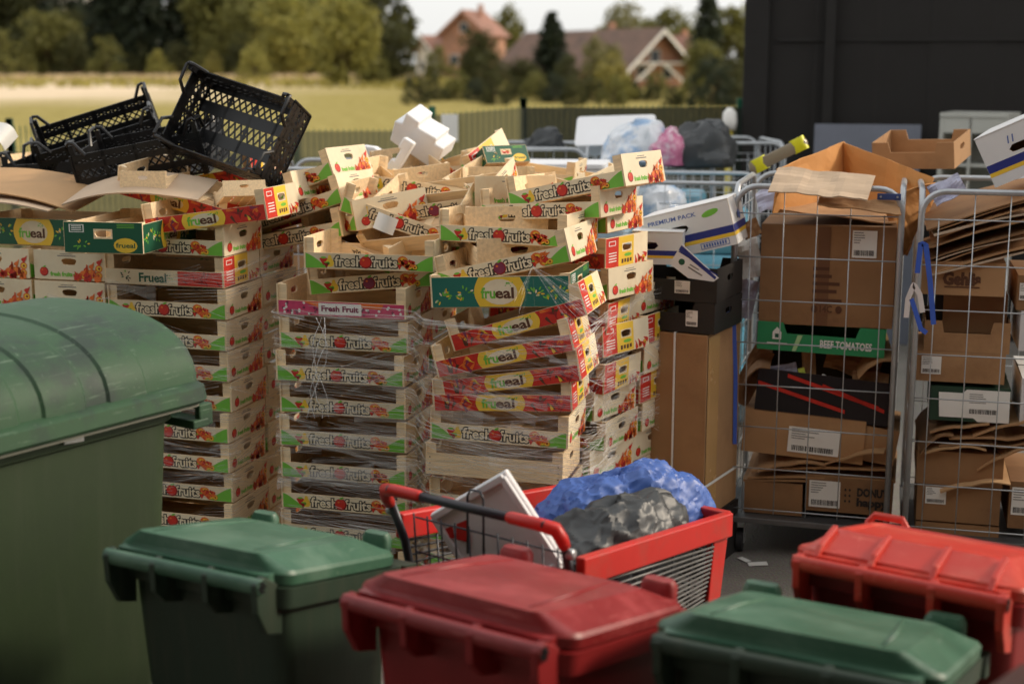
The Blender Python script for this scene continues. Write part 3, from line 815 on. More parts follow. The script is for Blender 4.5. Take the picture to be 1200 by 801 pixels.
def print_green(mb, F, L, h, rg, base=iT, circle=True):
    rect(mb, F, -L / 2 + .001, .001, L / 2 - .001, h - .001, 1, base)
    for s in (-1, 1):
        for u in (.26, .34, .42): sprig(mb, F, s * L * u, h * rg.uniform(.35, .65), h * .35, 2, rg, [iG, iY, iC, iG])
    n = 10; a, b = L * .15, .02
    pts = [F(-a - b * math.sin(PI * i / n), h * (.02 + .96 * i / n), 3) for i in range(n + 1)] + [F(a + b * math.sin(PI * i / n), h * (.98 - .96 * i / n), 3) for i in range(n + 1)]
    mb.poly(pts, iY)
    blob(mb, F, 0, h * .5, a * .86, h * .42, 4, iC, 18)
    put_text(mb, 'fru', F, -L * .135, -L * .035, h * .30, h * .34, 5, iG, .03)
    put_text(mb, 'eal', F, -L * .03, L * .10, h * .30, h * .34, 5, iBR, .03)
    sprig(mb, F, L * .07, h * .74, h * .16, 5, rg, [iG])
def print_pink(mb, F, L, h, rg):
    rect(mb, F, -L / 2 + .001, .001, L / 2 - .001, h - .001, 1, iPK)
    for k in range(60):
        blob(mb, F, rg.uniform(-L * .48, L * .48), h * rg.uniform(.12, .88), h * .10, h * .10, 2, iWH if k % 2 else iPL, 6)
    mb.poly([F(-L * .3, h * .95, 3), F(-L * .16, h * .55, 3), F(-L * .16, h * .95, 3)], iO)
    mb.poly([F(L * .14, h * .7, 3), F(L * .32, h * .6, 3), F(L * .34, h * .95, 3), F(L * .14, h * .95, 3)], iO)
    rect(mb, F, -L * .175, h * .12, L * .165, h * .90, 4, iWH)
    put_text(mb, 'Fresh Fruit', F, -L * .15, L * .14, h * .36, h * .36, 5, iPL, .04)
def print_mix(mb, F, L, h, rg):
    rect(mb, F, -L / 2 + .001, .001, L / 2 - .001, h - .001, 1, iC)
    rect(mb, F, L * .12, .002, L / 2 - .002, h - .002, 2, iR)
    put_text(mb, 'Frueal', F, -L * .21, L * .02, h * .2, h * .58, 3, iDG, .03)
    sprig(mb, F, -L * .33, h * .5, h * .5, 3, rg, [iDG, iBR, iG])
    sprig(mb, F, L * .05, h * .55, h * .3, 3, rg, [iDG, iG])
    for k in range(10): pepper(mb, F, L * rg.uniform(.16, .46), h * rg.uniform(.2, .8), h * .5, h * .1, rg.uniform(0, 6), 3, iDR)

CRATE = {}
def crate_meshes(kind):
    if kind in CRATE: return CRATE[kind]
    rg = random.Random(sum(map(ord, kind)))
    L, W = CL, CW
    H = CH
    hs_ = .064 if kind not in ('teal', 'green') else .118
    hs_ = {'pink': .060, 'plain': .088}.get(kind, hs_)
    out = []
    def front(sgn):
        mb = MB(); t = .005
        mb.box((0, sgn * -(W / 2 - t / 2), .004 + hs_ / 2), (L - .012, t, hs_), iW)
        F = (lambda u, v, l: (u, -W / 2 - EPS * l, .004 + v)) if sgn > 0 else (lambda u, v, l: (-u, W / 2 + EPS * l, .004 + v))
        Lp = L - .012
        if kind == 'fresh': print_fresh(mb, F, Lp, hs_, rg)
        elif kind == 'plum': print_fresh(mb, F, Lp, hs_, rg, iPL)
        elif kind == 'veg': print_veg(mb, F, Lp, hs_, rg)
        elif kind == 'teal': print_green(mb, F, Lp, hs_, rg, iT)
        elif kind == 'green': print_green(mb, F, Lp, hs_, rg, iDG)
        elif kind == 'pink': print_pink(mb, F, Lp, hs_, rg)
        elif kind == 'mix': print_mix(mb, F, Lp, hs_, rg)
        elif kind == 'plain':
            for x in (-.26, .26):
                for z in (.02, .045, .07): blob(mb, F, x, z, .003, .003, 1, iBR, 6)
        return mb.mesh('long_side', INKS)
    def end(sgn):
        mb = MB()
        F3 = (lambda u, v, d: (L / 2 - d, u, .004 + v)) if sgn > 0 else (lambda u, v, d: (-L / 2 + d, -u, .004 + v))
        F = lambda u, v, l: F3(u, v, -EPS * l)
        paper = iC if kind in ('fresh', 'plum', 'veg', 'mix', 'pink') else iW
        hc = H * .62
        holed_plate(mb, W, H, .006, (0.0, hc, .036, .014), F3, paper, iW)
        if kind in ('fresh', 'plum', 'pink'): print_fresh_end(mb, F, W, H)
        elif kind in ('veg', 'mix'):
            # keep the print clear of the hand hole
            print_veg_end_safe(mb, F, W, H)
        elif kind in ('green', 'teal'): print_green_end_safe(mb, F, W, H, rg)
        return mb.mesh('end_panel', INKS)
    out += [('long_side', front(1)), ('long_side', front(-1)), ('end_panel', end(1)), ('end_panel', end(-1))]
    for sx in (-1, 1):
        for sy in (-1, 1):
            mb = MB(); a = .036
            x, y = sx * (L / 2 - .0065), sy * (W / 2 - .0055)
            mb.prism([(x, y, .004), (x - sx * a, y, .004), (x - sx * a * .75, y - sy * a * .3, .004), (x, y - sy * a * .8, .004)], (0, 0, CP - .005), iW)
            out.append(('corner_post', mb.mesh('corner_post', INKS)))
    mb = MB()
    for k in range(4):
        mb.box((0, -W * .36 + k * W * .24, .002), (L - .014, W * .215, .0035), iP)
    mb.box((0, 0, .0050), (.05, W - .014, .0025), iW)
    out.append(('base', mb.mesh('base', INKS)))
    CRATE[kind] = out
    return out
def print_veg_end_safe(mb, F, W, h):
    rect(mb, F, -W / 2 + .002, .002, -W * .20, h - .002, 1, iR)
    for a, b, c, d in ((-.20, .02, .16, .48), (-.20, .76, .16, .98), (-.20, .48, -.115, .76), (.115, .48, .16, .76)):
        rect(mb, F, W * a, h * b, W * c, h * d, 1, iY)
    for k in range(4): rect(mb, F, W * (-.13 + .065 * k), h * (.10 + .02 * (k % 2)), W * (-.085 + .065 * k), h * .24, 2, iBR)
    blob(mb, F, W * .02, h * .36, W * .09, h * .06, 2, iG, 8)
    rect(mb, F, -W * .43, h * .72, -W * .27, h * .88, 2, iWH); rect(mb, F, -W * .415, h * .745, -W * .285, h * .855, 3, iR)
    for k in range(4): rect(mb, F, -W * .43, h * (.2 + .09 * k), -W * .25, h * (.235 + .09 * k), 2, iWH)
    for u, v in ((.22, .16), (.29, .22), (.37, .14), (.43, .3)): pepper(mb, F, W * u, h * v, h * .3, h * .11, 1 + u * 4, 3, iR)
    peach(mb, F, W * .3, h * .12, h * .11, 2); peach(mb, F, W * .40, h * .16, h * .11, 2)
def print_green_end_safe(mb, F, W, h, rg):
    for a, b, c, d in ((-.495, .01, .495, .46), (-.495, .78, .495, .99), (-.495, .46, -.12, .78), (.12, .46, .495, .78)):
        rect(mb, F, W * a, h * b, W * c, h * d, 1, iDG)
    rect(mb, F, -W * .43, h * .66, -W * .24, h * .92, 2, iWH); rect(mb, F, -W * .415, h * .685, -W * .255, h * .895, 3, iDG)
    [rect(mb, F, -W * .40, h * (.72 + .06 * k), -W * .27, h * (.75 + .06 * k), 4, iWH) for k in range(3)]
    for k in range(3): rect(mb, F, W * .18, h * (.82 + .05 * k), W * .40, h * (.84 + .05 * k), 2, iG)
    sprig(mb, F, -W * .28, h * .26, h * .26, 2, rg, [iG, iY, iG])
    blob(mb, F, W * .28, h * .26, W * .15, h * .24, 2, iY, 16)
    put_text(mb, 'frueal', F, W * .16, W * .40, h * .19, h * .15, 3, iDG, .02)

N_CRATE = 0
def crate(kind, M, label, group, k=1.0):
    if k != 1.0: M = M @ Matrix.Scale(k, 4)
    t = thing('fruit_crate', label, 'fruit crate', M=M, group=group)
    for nm, me in crate_meshes(kind):
        link(nm, me, t)
    return t
ORD = ['topmost', 'second', 'third', 'fourth', 'fifth', 'sixth', 'seventh', 'eighth', 'ninth', 'tenth', 'eleventh', 'twelfth', 'thirteenth']
LOOK = {'fresh': 'cream green-cornered crate', 'plum': 'cream crate with a plum in its lettering', 'veg': 'red pepper-printed crate', 'teal': 'teal crate with a round yellow name field',
        'green': 'dark green crate with yellow disc', 'pink': 'pink patterned crate', 'mix': 'cream crate with a red half', 'plain': 'bare unprinted wooden crate'}
# ---------------------------------------------------------------- pallets and wrapped stacks of crates
def pallet(M, label, nx=1.2, ny=.9):
    t = thing('wooden_pallet', label, 'pallet', M=M, group='pallets under the crate stacks')
    for k in range(7):
        mb = MB(); mb.box((0, -ny / 2 + .05 + k * (ny - .1) / 6, .131), (nx, .1, .018)); mb.build('deck_board', WOOD, t)
    for sy in (-1, 0, 1):
        mb = MB(); mb.box((0, sy * (ny / 2 - .05), .011), (nx, .1, .02)); mb.build('runner', WOOD, t)
        for sx in (-1, 0, 1):
            mb = MB(); mb.box((sx * (nx / 2 - .07), sy * (ny / 2 - .05), .0715), (.14, .098, .1)); mb.build('block', WOOD, t)
    return t

def column(fr, yaw, top_z, kinds, where, group, jx=.008, jr=1.2, offs=None, seed=1):
    """crates under each other; fr = ground point of the front end nearest +x; kinds from the top down"""
    rg = random.Random(seed)
    c = Matrix.Rotation(R(yaw), 4, 'Z') @ Vector((-CL / 2, CW / 2, 0))
    n_ = round((top_z - .145) / CP); cp = (top_z - .145) / n_
    for i, k in enumerate(kinds[:n_]):
        z = top_z - cp * (i + 1)
        dx, dy, dyaw, roll = (rg.uniform(-jx, jx), rg.uniform(-jx, jx), rg.uniform(-jr, jr), 0)
        if offs and i < len(offs) and offs[i]:
            ox, oy, oyaw, roll = offs[i]; dx += ox; dy += oy; dyaw += oyaw
        M = frame((fr[0] + c.x + dx, fr[1] + c.y + dy, z), yaw + dyaw, roll)
        crate(k, M, '%s, %s in the %s' % (LOOK[k], ORD[i] + (' crate' if i else ''), where), group)
GS1, GS2, GS3 = 'crates wrapped on the pallet by the green container', 'crates wrapped on the pallet behind the cart', 'crates stacked beside the tall brown box'
YW = -16.0
Rz = lambda a: Matrix.Rotation(R(a), 3, 'Z')
ux, uy = Rz(YW) @ Vector((1, 0, 0)), Rz(YW) @ Vector((0, 1, 0))
# stack one
A1 = Vector((-1.19, 5.83, 0))
T1 = 1.60
column(A1, YW, T1, ['fresh', 'mix'] + ['fresh'] * 10, 'wrapped stack beside the domed container', GS1, seed=2)
column(A1 + uy * (CW + .015), YW, T1 - .125, ['fresh'] * 11, 'row behind the long strip stack', GS1, seed=3, jx=.014)
# its other half stands crosswise, ends to the front
B1 = A1 - ux * (CL + .02)
for k, nm in ((0, 'crosswise stack beside the long strips'), (1, 'crosswise stack behind the dome')):
    Bk = B1 - ux * (k * (CW + .012))
    # a crate turned a quarter: its +x end faces the front
    rgk = random.Random(20 + k)
    for i in range(10):
        z = 1.473 - .1328 * (i + 1)
        c = Bk - ux * (CW / 2) + uy * (CL / 2)
        crate('fresh', frame((c.x + rgk.uniform(-.008, .008), c.y + rgk.uniform(-.01, .01), z), YW - 90 + rgk.uniform(-1.5, 1.5)), 'cream crate end, %s in the %s' % (ORD[i] + (' crate' if i else ''), nm), GS1)
pc = A1 - ux * .6 + uy * .5
pallet(frame((pc.x, pc.y, 0), YW), 'wooden pallet under the crates by the green container', 1.3, 1.06)
# stack two, tidy half
A2 = Vector((-.43, 5.60, 0))
T2 = 1.38
column(A2, YW + 1, T2, ['pink'] + ['fresh'] * 8, 'wrapped column with a pink crate on top', GS2, seed=5, jx=.01)
column(A2 + uy * (CW + .02), YW + 1, T2, ['veg'] + ['fresh'] * 8, 'column behind the pink crate', GS2, seed=6, jx=.012)
# stack two, slumped half: rows placed one by one, leaning
def row(kind, px, py, Y, yaw, roll, label, group, tilt=0, k=1.0):
    M = put((0, -CW / 2 * k, .036 * k), px, py, Y, yaw, roll, tilt)
    return crate(kind, M, label, group, k)
slump = [('teal', 586, 350, 5.36, -15, 3.0, 'teal crate with a yellow disc under the torn film'),
         ('veg', 606, 381, 5.34, -16, 18.0, 'red pepper crate tilted up steeply below the teal crate'),
         ('veg', 590, 417, 5.32, -14, 14.0, 'red pepper crate leaning on the one below, second under the teal crate'),
         ('veg', 598, 446, 5.33, -15, 10.0, 'red pepper crate jammed between two others, third under the teal crate'),
         ('veg', 588, 472, 5.34, -14, 3.0, 'red pepper crate lying level above the cream one'),
         ('fresh', 584, 510, 5.36, -14, -1.0, 'cream crate under the slumped red pepper crates'),
         ('plain', 578, 552, 5.38, -14, -1.0, 'bare wooden crate under the slumped crates'),
         ('fresh', 582, 592, 5.40, -14, 0.0, 'cream crate below the bare wooden crate, behind the white foam lid'),
         ('fresh', 580, 628, 5.41, -14, 0.0, 'lowest cream crate of the slumped stack behind the cart'),
         ('fresh', 580, 662, 5.42, -14, 0.0, 'cream crate resting on the pallet boards behind the cart')]
for k, px, py, Y, yaw, roll, lb in slump: row(k, px, py, Y, yaw, roll, lb, GS2)
pc = A2 + uy * .36
pallet(frame((pc.x, pc.y, 0), YW), 'wooden pallet under the crates behind the shopping cart', 1.25, .8)
# stack three
A3 = Vector((.36, 5.74, 0))
kinds3 = ['fresh', 'veg', 'fresh', 'veg', 'veg', 'veg', 'fresh', 'fresh', 'fresh', 'veg', 'fresh', 'fresh']
offs3 = [(.03, .03, 3, 3), (.03, 0, -2, 0), (.05, -.02, -6, 2), (.01, 0, 4, -3), (.06, .0, -5, 4), (.02, 0, 2, -2), (0, 0, -3, 0), (.02, 0, 2, 0), (.0, 0, -4, 1), None, None, None]
column(A3, -32, 1.685, kinds3, 'tilted stack beside the tall brown box', GS3, seed=8, jx=.012, jr=2, offs=offs3)
a3 = Rz(-32) @ Vector((0, 1, 0))
column(A3 + a3 * (CW + .03), -32, 1.315, ['fresh', 'veg', 'fresh', 'veg', 'fresh', 'fresh', 'fresh', 'veg'], 'rear row of the tilted stack', GS3, seed=9, jx=.02, jr=3)
pc = Vector((.22, 6.1, 0))
pallet(frame((pc.x, pc.y, 0), -32), 'wooden pallet under the tilted crates beside the brown box', .8, .8)

# ---------------------------------------------------------------- loose crates heaped on the stacks
GL = 'loose empty crates heaped on top of the stacks'
loose = [
 ('fresh', 662, 222, 5.72, -33, 12, 'cream crate tipped up at the top, its white end nearest the brown box', 0),
 ('fresh', 632, 247, 5.76, -30, 4, 'cream crate lying under the tipped topmost crate', 0),
 ('fresh', 588, 276, 5.60, -24, 0, 'cream crate third from the heap top above the torn film', 0),
 ('plum', 589, 313, 5.42, -20, 14, 'cream crate with a plum, tilted on the torn film edge', 0),
 ('fresh', 432, 307, 5.70, -13, 0, 'cream crate lying level above the pink crate', 0),
 ('plum', 436, 331, 5.78, -13, 6, 'cream crate with a plum half under the film, above the pink one', 0),
 ('fresh', 470, 262, 6.00, -12, -17, 'cream crate sliding down with a torn white scrap on its strip', 0),
 ('fresh', 486, 221, 6.45, -12, -7, 'cream crate behind the sliding one, below the white foam', 0),
 ('fresh', 548, 226, 6.25, -82, 0, 'crate turned end on with red peppers, behind the heap middle', 0),
 ('plain', 540, 262, 6.05, -84, 1, 'bare crate turned end on under the pepper printed end', 0),
 ('fresh', 605, 207, 6.75, -12, -5, 'cream crate at the heap back beside the green flap', 0),
 ('green', 548, 208, 6.75, -58, 30, 'green and yellow crate standing steeply on the heap', 0, .7),
 ('fresh', 492, 204, 6.90, -12, 3, 'cream wooden crate at the heap back under the foam pieces', 0),
 ('fresh', 330, 221, 6.30, -24, 20, 'cream crate tilted high, its bright end above another bright end', 0),
 ('fresh', 338, 249, 6.22, -22, 18, 'cream crate tilted below the highest bright end', 0),
 ('fresh', 335, 279, 6.16, -20, 11, 'cream crate wedged at the edge between the two wrapped stacks', 0),
 ('veg', 240, 257, 5.84, -14, 8, 'red pepper crate lying across the cream strip by the container', 0),
 ('fresh', 282, 243, 6.20, -18, 15, 'cream crate tilted behind the red pepper crate', 0),
 ('veg', 200, 236, 6.15, -20, -12, 'red crate sloping down under the small white ended crate', 6),
 ('veg', 232, 214, 6.55, -14, 10, 'red crate wedged below the black plastic crates', 0),
 ('plain', 256, 232, 6.02, -70, 14, 'small bare crate end tilted on the red crates', 0, .52),
 ('plain', 157, 212, 6.3, -96, 0, 'bare crate end standing on the pale cardboard sheet', 0, .6),
 ('green', 40, 279, 6.20, -16, 0, 'dark green crate, long side out, on the crosswise stack', 0),
 ('green', 112, 277, 6.02, -100, 0, 'dark green crate turned end on beside the pepper crate', 0),
 ('fresh', 55, 204, 7.60, -10, 0, 'small looking cream crate far behind the cardboard sheets', 0),
 ('fresh', 480, 240, 6.30, -10, -3, 'cream crate buried behind the sliding crate', 0),
 ('fresh', 420, 262, 6.42, -14, -5, 'cream crate buried under the sliding crate end', 0),
 ('plum', 565, 245, 6.60, -30, 5, 'cream plum crate buried in the heap behind the lettered strips', 0),
 ('veg', 300, 268, 6.45, -30, 16, 'red pepper crate half hidden behind the tilted cream crates', 10),
 ('fresh', 392, 262, 6.25, -64, 6, 'cream crate lying crosswise in the hollow between the stacks', 8),
 ('fresh', 405, 292, 6.10, -40, -12, 'cream crate tipped into the hollow between the stacks', 18),
 ('plum', 512, 246, 6.10, -18, 9, 'cream crate with a plum tipped behind the sliding crate', 14),
 ('veg', 575, 246, 6.30, -40, -8, 'red pepper crate tipped toward the camera behind the lettered strips', 20),
 ('veg', 505, 219, 6.8, -35, 16, 'red pepper crate tipped beside the steep green crate', 20),
 ('plain', 448, 206, 6.80, -70, -8, 'bare crate end beside the foam pieces on the heap', 6, .8),
 ('fresh', 622, 222, 6.60, -28, -6, 'cream crate tipped back behind the topmost white end', 8),
 ('plain', 480, 288, 5.95, -30, 8, 'bare crate tipped on its side above the level cream crate', 35, .85),
 ('plain', 545, 297, 5.85, -78, 0, 'bare crate turned end on inside the heap above the film', 0),
]
for k, px, py, Y, yaw, roll, lb, tilt, *sc in loose: row(k, px, py, Y, yaw, roll, lb, GL, tilt, *sc)

# ---------------------------------------------------------------- stretch film: stray strands and torn sheets round the stacks
FILM = film_mat('stretch_film', (.9, .9, .9), .28)
FILM2 = film_mat('stretch_film_thick', (.95, .95, .95), .52, .2)
FILM3 = film_mat('stretch_film_cloudy', (.9, .9, .9), .17, .15)
def along(path, s):
    n = len(path) - 1; t = min(s, .9999) * n; i = int(t); f = t - i
    return path[i].lerp(path[i + 1], f)
def film_wrap(path, z0, z1, n, label, seed, heavy=.3, clouds=10):
    """fans of fine stretched strands with a few broad torn bands between them"""
    rg = random.Random(seed); mb = MB(); cen = sum(path, Vector()) / len(path)
    def strip(a, b, za, zb, w0, w1, mi, sag=.004):
        N = 12; prev = None; ph = rg.uniform(0, 6); off = rg.uniform(0, .007)
        for i in range(N + 1):
            t = i / N; p = along(path, a + (b - a) * t); o = (p - cen).normalized() * off
            z = za + (zb - za) * t + sag * math.sin(ph + 7 * t); hw = (w0 + (w1 - w0) * t) * .5 * (1 - .6 * math.sin(PI * t) if w0 > .01 else 1)
            q = ((p.x + o.x, p.y + o.y, z - hw), (p.x + o.x, p.y + o.y, z + hw))
            if prev: mb.poly([prev[0], q[0], q[1], prev[1]], mi)
            prev = q
    cl = lambda z: min(z1, max(z0, z))
    for k in range(n):
        a = rg.random(); b = min(1, max(0, a + rg.choice([-1, 1]) * rg.uniform(.12, .45)))
        if abs(a - b) < .08: continue
        za = rg.uniform(z0, z1); zc = za + rg.gauss(0, .10); sp = rg.uniform(.02, .09); m_ = rg.randint(5, 12)
        for q in range(m_):
            strip(a, b + rg.uniform(-.02, .02), cl(za + rg.gauss(0, .006)), cl(zc + sp * (q / m_ - .5) * 2), rg.uniform(.0006, .0016), rg.uniform(.0006, .0022), 1 if rg.random() < heavy else 0, .002)
    for k in range(clouds):
        a = rg.uniform(0, .8); za = rg.uniform(z0, z1)
        strip(a, min(1, a + rg.uniform(.12, .3)), za, cl(za + rg.gauss(0, .08)), rg.uniform(.02, .08), rg.uniform(.015, .09), 2)
    return tag(mb.build('stretch_film', [FILM, FILM2, FILM3]), label, 'stretch film', 'torn stretch film round the crate stacks')
V3 = lambda p: Vector((p.x, p.y, 0))
o = .012
p1 = [V3(A1 - ux * (CL * 2.2) - uy * .03), V3(A1 - ux * CL - uy * .028), V3(A1 - ux * .3 - uy * .026), V3(A1 + ux * o - uy * o), V3(A1 + ux * .03 + uy * .4), V3(A1 + ux * .03 + uy * 1.1)]
film_wrap(p1, .25, 1.48, 60, 'clear stretch film round the crates by the green container', 31)
p2 = [V3(A2 - ux * (CL + .03) + uy * .35), V3(A2 - ux * (CL + .015) - uy * .02), V3(A2 - ux * .3 - uy * .022), V3(Vector((-.39, 5.53, 0))), V3(Vector((-.33, 5.33, 0))), V3(Vector((-.05, 5.14, 0))), V3(Vector((.255, 5.06, 0))), V3(Vector((.33, 5.20, 0))), V3(Vector((.42, 5.50, 0)))]
film_wrap(p2, .25, 1.30, 125, 'clear stretch film round the slumped crates behind the cart', 32, .35, 26)
b3 = Rz(-32) @ Vector((1, 0, 0))
p3 = [V3(Vector((.28, 5.17, 0))), V3(Vector((.40, 5.60, 0))), V3(A3 + b3 * .03 - a3 * .02), V3(A3 + b3 * .035 + a3 * .3), V3(A3 + b3 * .03 + a3 * .72)]
film_wrap(p3, .3, 1.30, 60, 'clear stretch film round the tilted stack beside the brown box', 33, .45, 24)
# torn sheet drawn over the corner of the slumped half
mb = MB(); rg = random.Random(66)
apex = atY(624, 312, 5.17)
for k in range(26):
    e = atY(704 - 8 * rg.random(), 338 + 92 * (k / 25) + rg.uniform(-5, 5), 5.25 + rg.uniform(0, .03)); m_ = apex.lerp(e, .5) + Vector((0, -.02, -.012 + rg.uniform(-.01, .01)))
    prev = None; wd = rg.choice([.0008, .0012, .002, .012, .02])
    for i in range(9):
        t_ = i / 8; p = apex.lerp(m_, t_ * 2) if t_ < .5 else m_.lerp(e, t_ * 2 - 1); hw = wd * (.15 + .85 * t_) / 2
        q = (p + Vector((0, 0, -hw)), p + Vector((0, 0, hw)))
        if prev: mb.poly([prev[0], q[0], q[1], prev[1]], 2 if wd > .01 else 1)
        prev = q
for k in range(12):
    e = atY(600 + 30 * rg.random(), 340 + 70 * (k / 11), 5.10 + rg.uniform(0, .02)); prev = None; wd = rg.choice([.0008, .0012, .01])
    for i in range(5):
        p = apex.lerp(e, i / 4); hw = wd * (.2 + .8 * i / 4) / 2; q = (p + Vector((0, 0, -hw)), p + Vector((.0, 0, hw)))
        if prev: mb.poly([prev[0], q[0], q[1], prev[1]], 2 if wd > .005 else 1)
        prev = q
tag(mb.build('film_flap', [FILM, FILM2, FILM3]), 'torn flap of clear film pulled over the teal crate corner', 'stretch film', 'torn stretch film round the crate stacks')
# the crumpled twist hanging down the pink column
mb = MB()
rg = random.Random(5)
for k in range(4):
    pts = []
    for i in range(12):
        t = i / 11
        pts.append(atY(372 + 10 * math.sin(t * 5 + k) + 12 * t * (1 - t) + rg.uniform(-1.5, 1.5) + (k - 1.5) * 1.4, 372 + t * 118, 5.50 + .01 * k))
    mb.tube(pts, [.0008 + .0012 * rg.random() for _ in pts], 5, 1)
tag(mb.build('twisted_film', [FILM, FILM2], smooth=True), 'twisted strand of torn film hanging below the pink crate', 'stretch film', 'torn stretch film round the crate stacks')
# ---------------------------------------------------------------- wheeled bins
def wheelie_bin(loc, yaw, lidm, bodym, label, style='plain', dk=.85, wk=1.0, name='wheeled_bin', slope=.12):
    """local: hinge edge along x at y = 0, lid runs to y = D; the hinge side faces -y"""
    t = thing(name, label, 'wheeled bin', loc, (0, 0, R(yaw)), 'wheeled bins lined up before the stacks')
    t.scale = (wk, dk, 1)
    W, D, H = .58, .70, .975
    mb = MB()
    secs = [(.06, .46, .46, .40), (.10, .50, .52, .39), (.88, .535, .615, .36), (.90, .535, .615, .36)]
    rings = [rr(a, b, .06, z, 0, c) for z, a, b, c in secs]
    mb.loft(rings, 0, True, False)
    # rim flange, wide comb at the front
    mb.loft([rr(.535, .615, .06, .895, 0, .36), rr(.585, .70, .05, .90, 0, .375), rr(.59, .71, .05, .955, 0, .38), rr(.555, .66, .045, .96, 0, .365), rr(.50, .58, .05, .94, 0, .36), rr(.48, .56, .05, .7, 0, .36)], 0, False, False)
    def shear(mb):
        mb.v = [(x, y, z - slope * max(0, y - .02) / D * min(1, max(0, (z - .3) / .5))) for x, y, z in mb.v]
    shear(mb); mb.build('body', bodym, t, auto=40)
    # comb lip
    mb = MB(); mb.loft([rr(.60, .09, .02, .895, 0, .755), rr(.60, .10, .02, .955, 0, .755)], 0)
    shear(mb); mb.build('comb_rim', bodym, t, auto=40)
    # lid: skirt, shoulder, flat raised plateau sloping to the front
    def ring(wd, dp, r, z, cy):
        return [(x, y, zz - slope * max(0, (y - .02)) / D) for x, y, zz in rr(wd, dp, r, z, 0, cy, 7)]
    rim = [ring(.575, .66, .07, .962, .355), ring(.59, .675, .075, .963, .358), ring(.594, .679, .075, .990, .358), ring(.580, .666, .07, 1.000, .357)]
    if style == 'loop':
        top = [ring(.54, .62, .065, 1.006, .352), ring(.45, .42, .05, 1.050, .36), ring(.435, .405, .045, 1.054, .36), ring(.40, .37, .04, 1.055, .36), ring(.385, .355, .04, 1.050, .36), ring(.05, .06, .01, 1.052, .36)]
    else:
        top = [ring(.555, .64, .065, 1.006, .345), ring(.45, .555, .04, 1.034, .305), ring(.438, .545, .035, 1.037, .301), ring(.43, .535, .035, 1.037, .299), ring(.05, .06, .01, 1.042, .30)]
    mb = MB(); mb.loft(rim + top, 0, False, True)
    lid = mb.build('lid', lidm, t, auto=24)
    if style != 'loop':
        for s_ in (-1, 1):      # moulded rib along each edge of the plateau
            mb = MB(); mb.tube([(s_ * .175, .06, 1.036 - slope * .04 / D), (s_ * .165, .30, 1.040 - slope * .28 / D), (s_ * .14, .545, 1.036 - slope * .525 / D)], [.004, .006, .004], 8); mb.build('lid_rib', lidm, lid, smooth=True)
    # lid grips at the front corners
    for x in (-.21, .21):
        mb = MB()
        if style == 'loop' and x < 0:
            z = 1.0 - slope
            mb.tube([(x - .055, .62, z), (x - .055, .66, z + .05), (x - .04, .67, z + .07), (x + .04, .67, z + .07), (x + .055, .66, z + .05), (x + .055, .62, z)], .012, 8)
        else:
            mb.loft([rr(.095, .05, .018, .97 - slope, x, .685), rr(.092, .055, .02, 1.035 - slope, x, .695), rr(.075, .04, .016, 1.05 - slope, x, .695)], 0)
        mb.build('lid_grip', lidm, lid, auto=40)
    # hinge tube with grip, fins below it
    mb = MB(); mb.tube([(-.268, -.045, .975), (.268, -.045, .975)], .021, 16)
    hb = mb.build('hinge_bar', bodym if style == 'green2' else lidm, t, auto=40)
    for sx in (-1, 1):
        mb = MB()
        for a in range(7):
            aa = a * PI / 3; q = 0 if a == 6 else .013; mb.box((sx * .2695, -.045 + q * math.cos(aa), .975 + q * math.sin(aa)), (.004, .009, .009))
        mb.build('tube_cap', BLACKP, hb)
    for x in (-.255, -.09, .09, .255):
        mb = MB()
        e = .028 if abs(x) > .2 else 0
        mb.prism([(x - .010, -.068, .985), (x - .010, -.064, .91), (x - .010, -.02, .87 - e), (x - .010, .055, .85 - e), (x - .010, .062, .95), (x - .010, -.03, .999)], (.020, 0, 0))
        mb.build('hinge_fin', bodym if style != 'loop' else lidm, t, bevel=.004)
        if style == 'loop':
            mb = MB()
            mb.prism([(x * .86 - .008, -.02, .992), (x * .86 - .008, .02, 1.018), (x * .86 - .008, .16, 1.040), (x * .86 - .008, .16, 1.01), (x * .86 - .008, .02, .985)], (.016, 0, 0))
            mb.build('lid_rib', lidm, lid, bevel=.004)
    # trough between bar and lid
    mb = MB(); mb.loft([rr(.52, .06, .01, .955, 0, .02), rr(.52, .05, .01, .992, 0, .02)], 0); mb.build('hinge_ledge', lidm, lid, auto=40)
    for sx in (-1, 1):
        mb = MB(); mb.tube([(sx * .25 - .025, .09, .10), (sx * .25 + .025, .09, .10)], .10, 20)
        wh = mb.build('wheel', RUBBER, t, auto=40); wh.scale = (1, 1 / dk, 1)
        mb = MB(); mb.tube([(sx * .25 + sx * .024, .09, .10), (sx * .25 + sx * .031, .09, .10)], .05, 14); mb.build('hub', bodym, wh, auto=40)
    mb = MB(); mb.tube([(-.24, .09, .10), (.24, .09, .10)], .011, 8); mb.build('axle', DSTEEL, t, smooth=True)
    return t
def bin_at(pl, pr, z=.975):
    a, b = atZ(*pl, z), atZ(*pr, z)
    yaw = math.degrees(math.atan2(b.y - a.y, b.x - a.x)); m = (a + b) / 2
    n = Vector((-math.sin(R(yaw)), math.cos(R(yaw)), 0))
    m += n * .035
    return (m.x, m.y, 0), yaw, (b - a).length / .54
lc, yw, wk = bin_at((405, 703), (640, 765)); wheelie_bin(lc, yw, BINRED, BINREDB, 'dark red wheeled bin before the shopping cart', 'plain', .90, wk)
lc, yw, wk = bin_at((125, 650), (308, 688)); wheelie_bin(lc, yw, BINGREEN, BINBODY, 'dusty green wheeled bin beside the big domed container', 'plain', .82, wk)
lc, yw, wk = bin_at((765, 752), (1082, 815)); wheelie_bin(lc, yw, BINGREEN, BINBODY, 'green wheeled bin between the dark red and the scarlet one', 'green2', .80, wk)
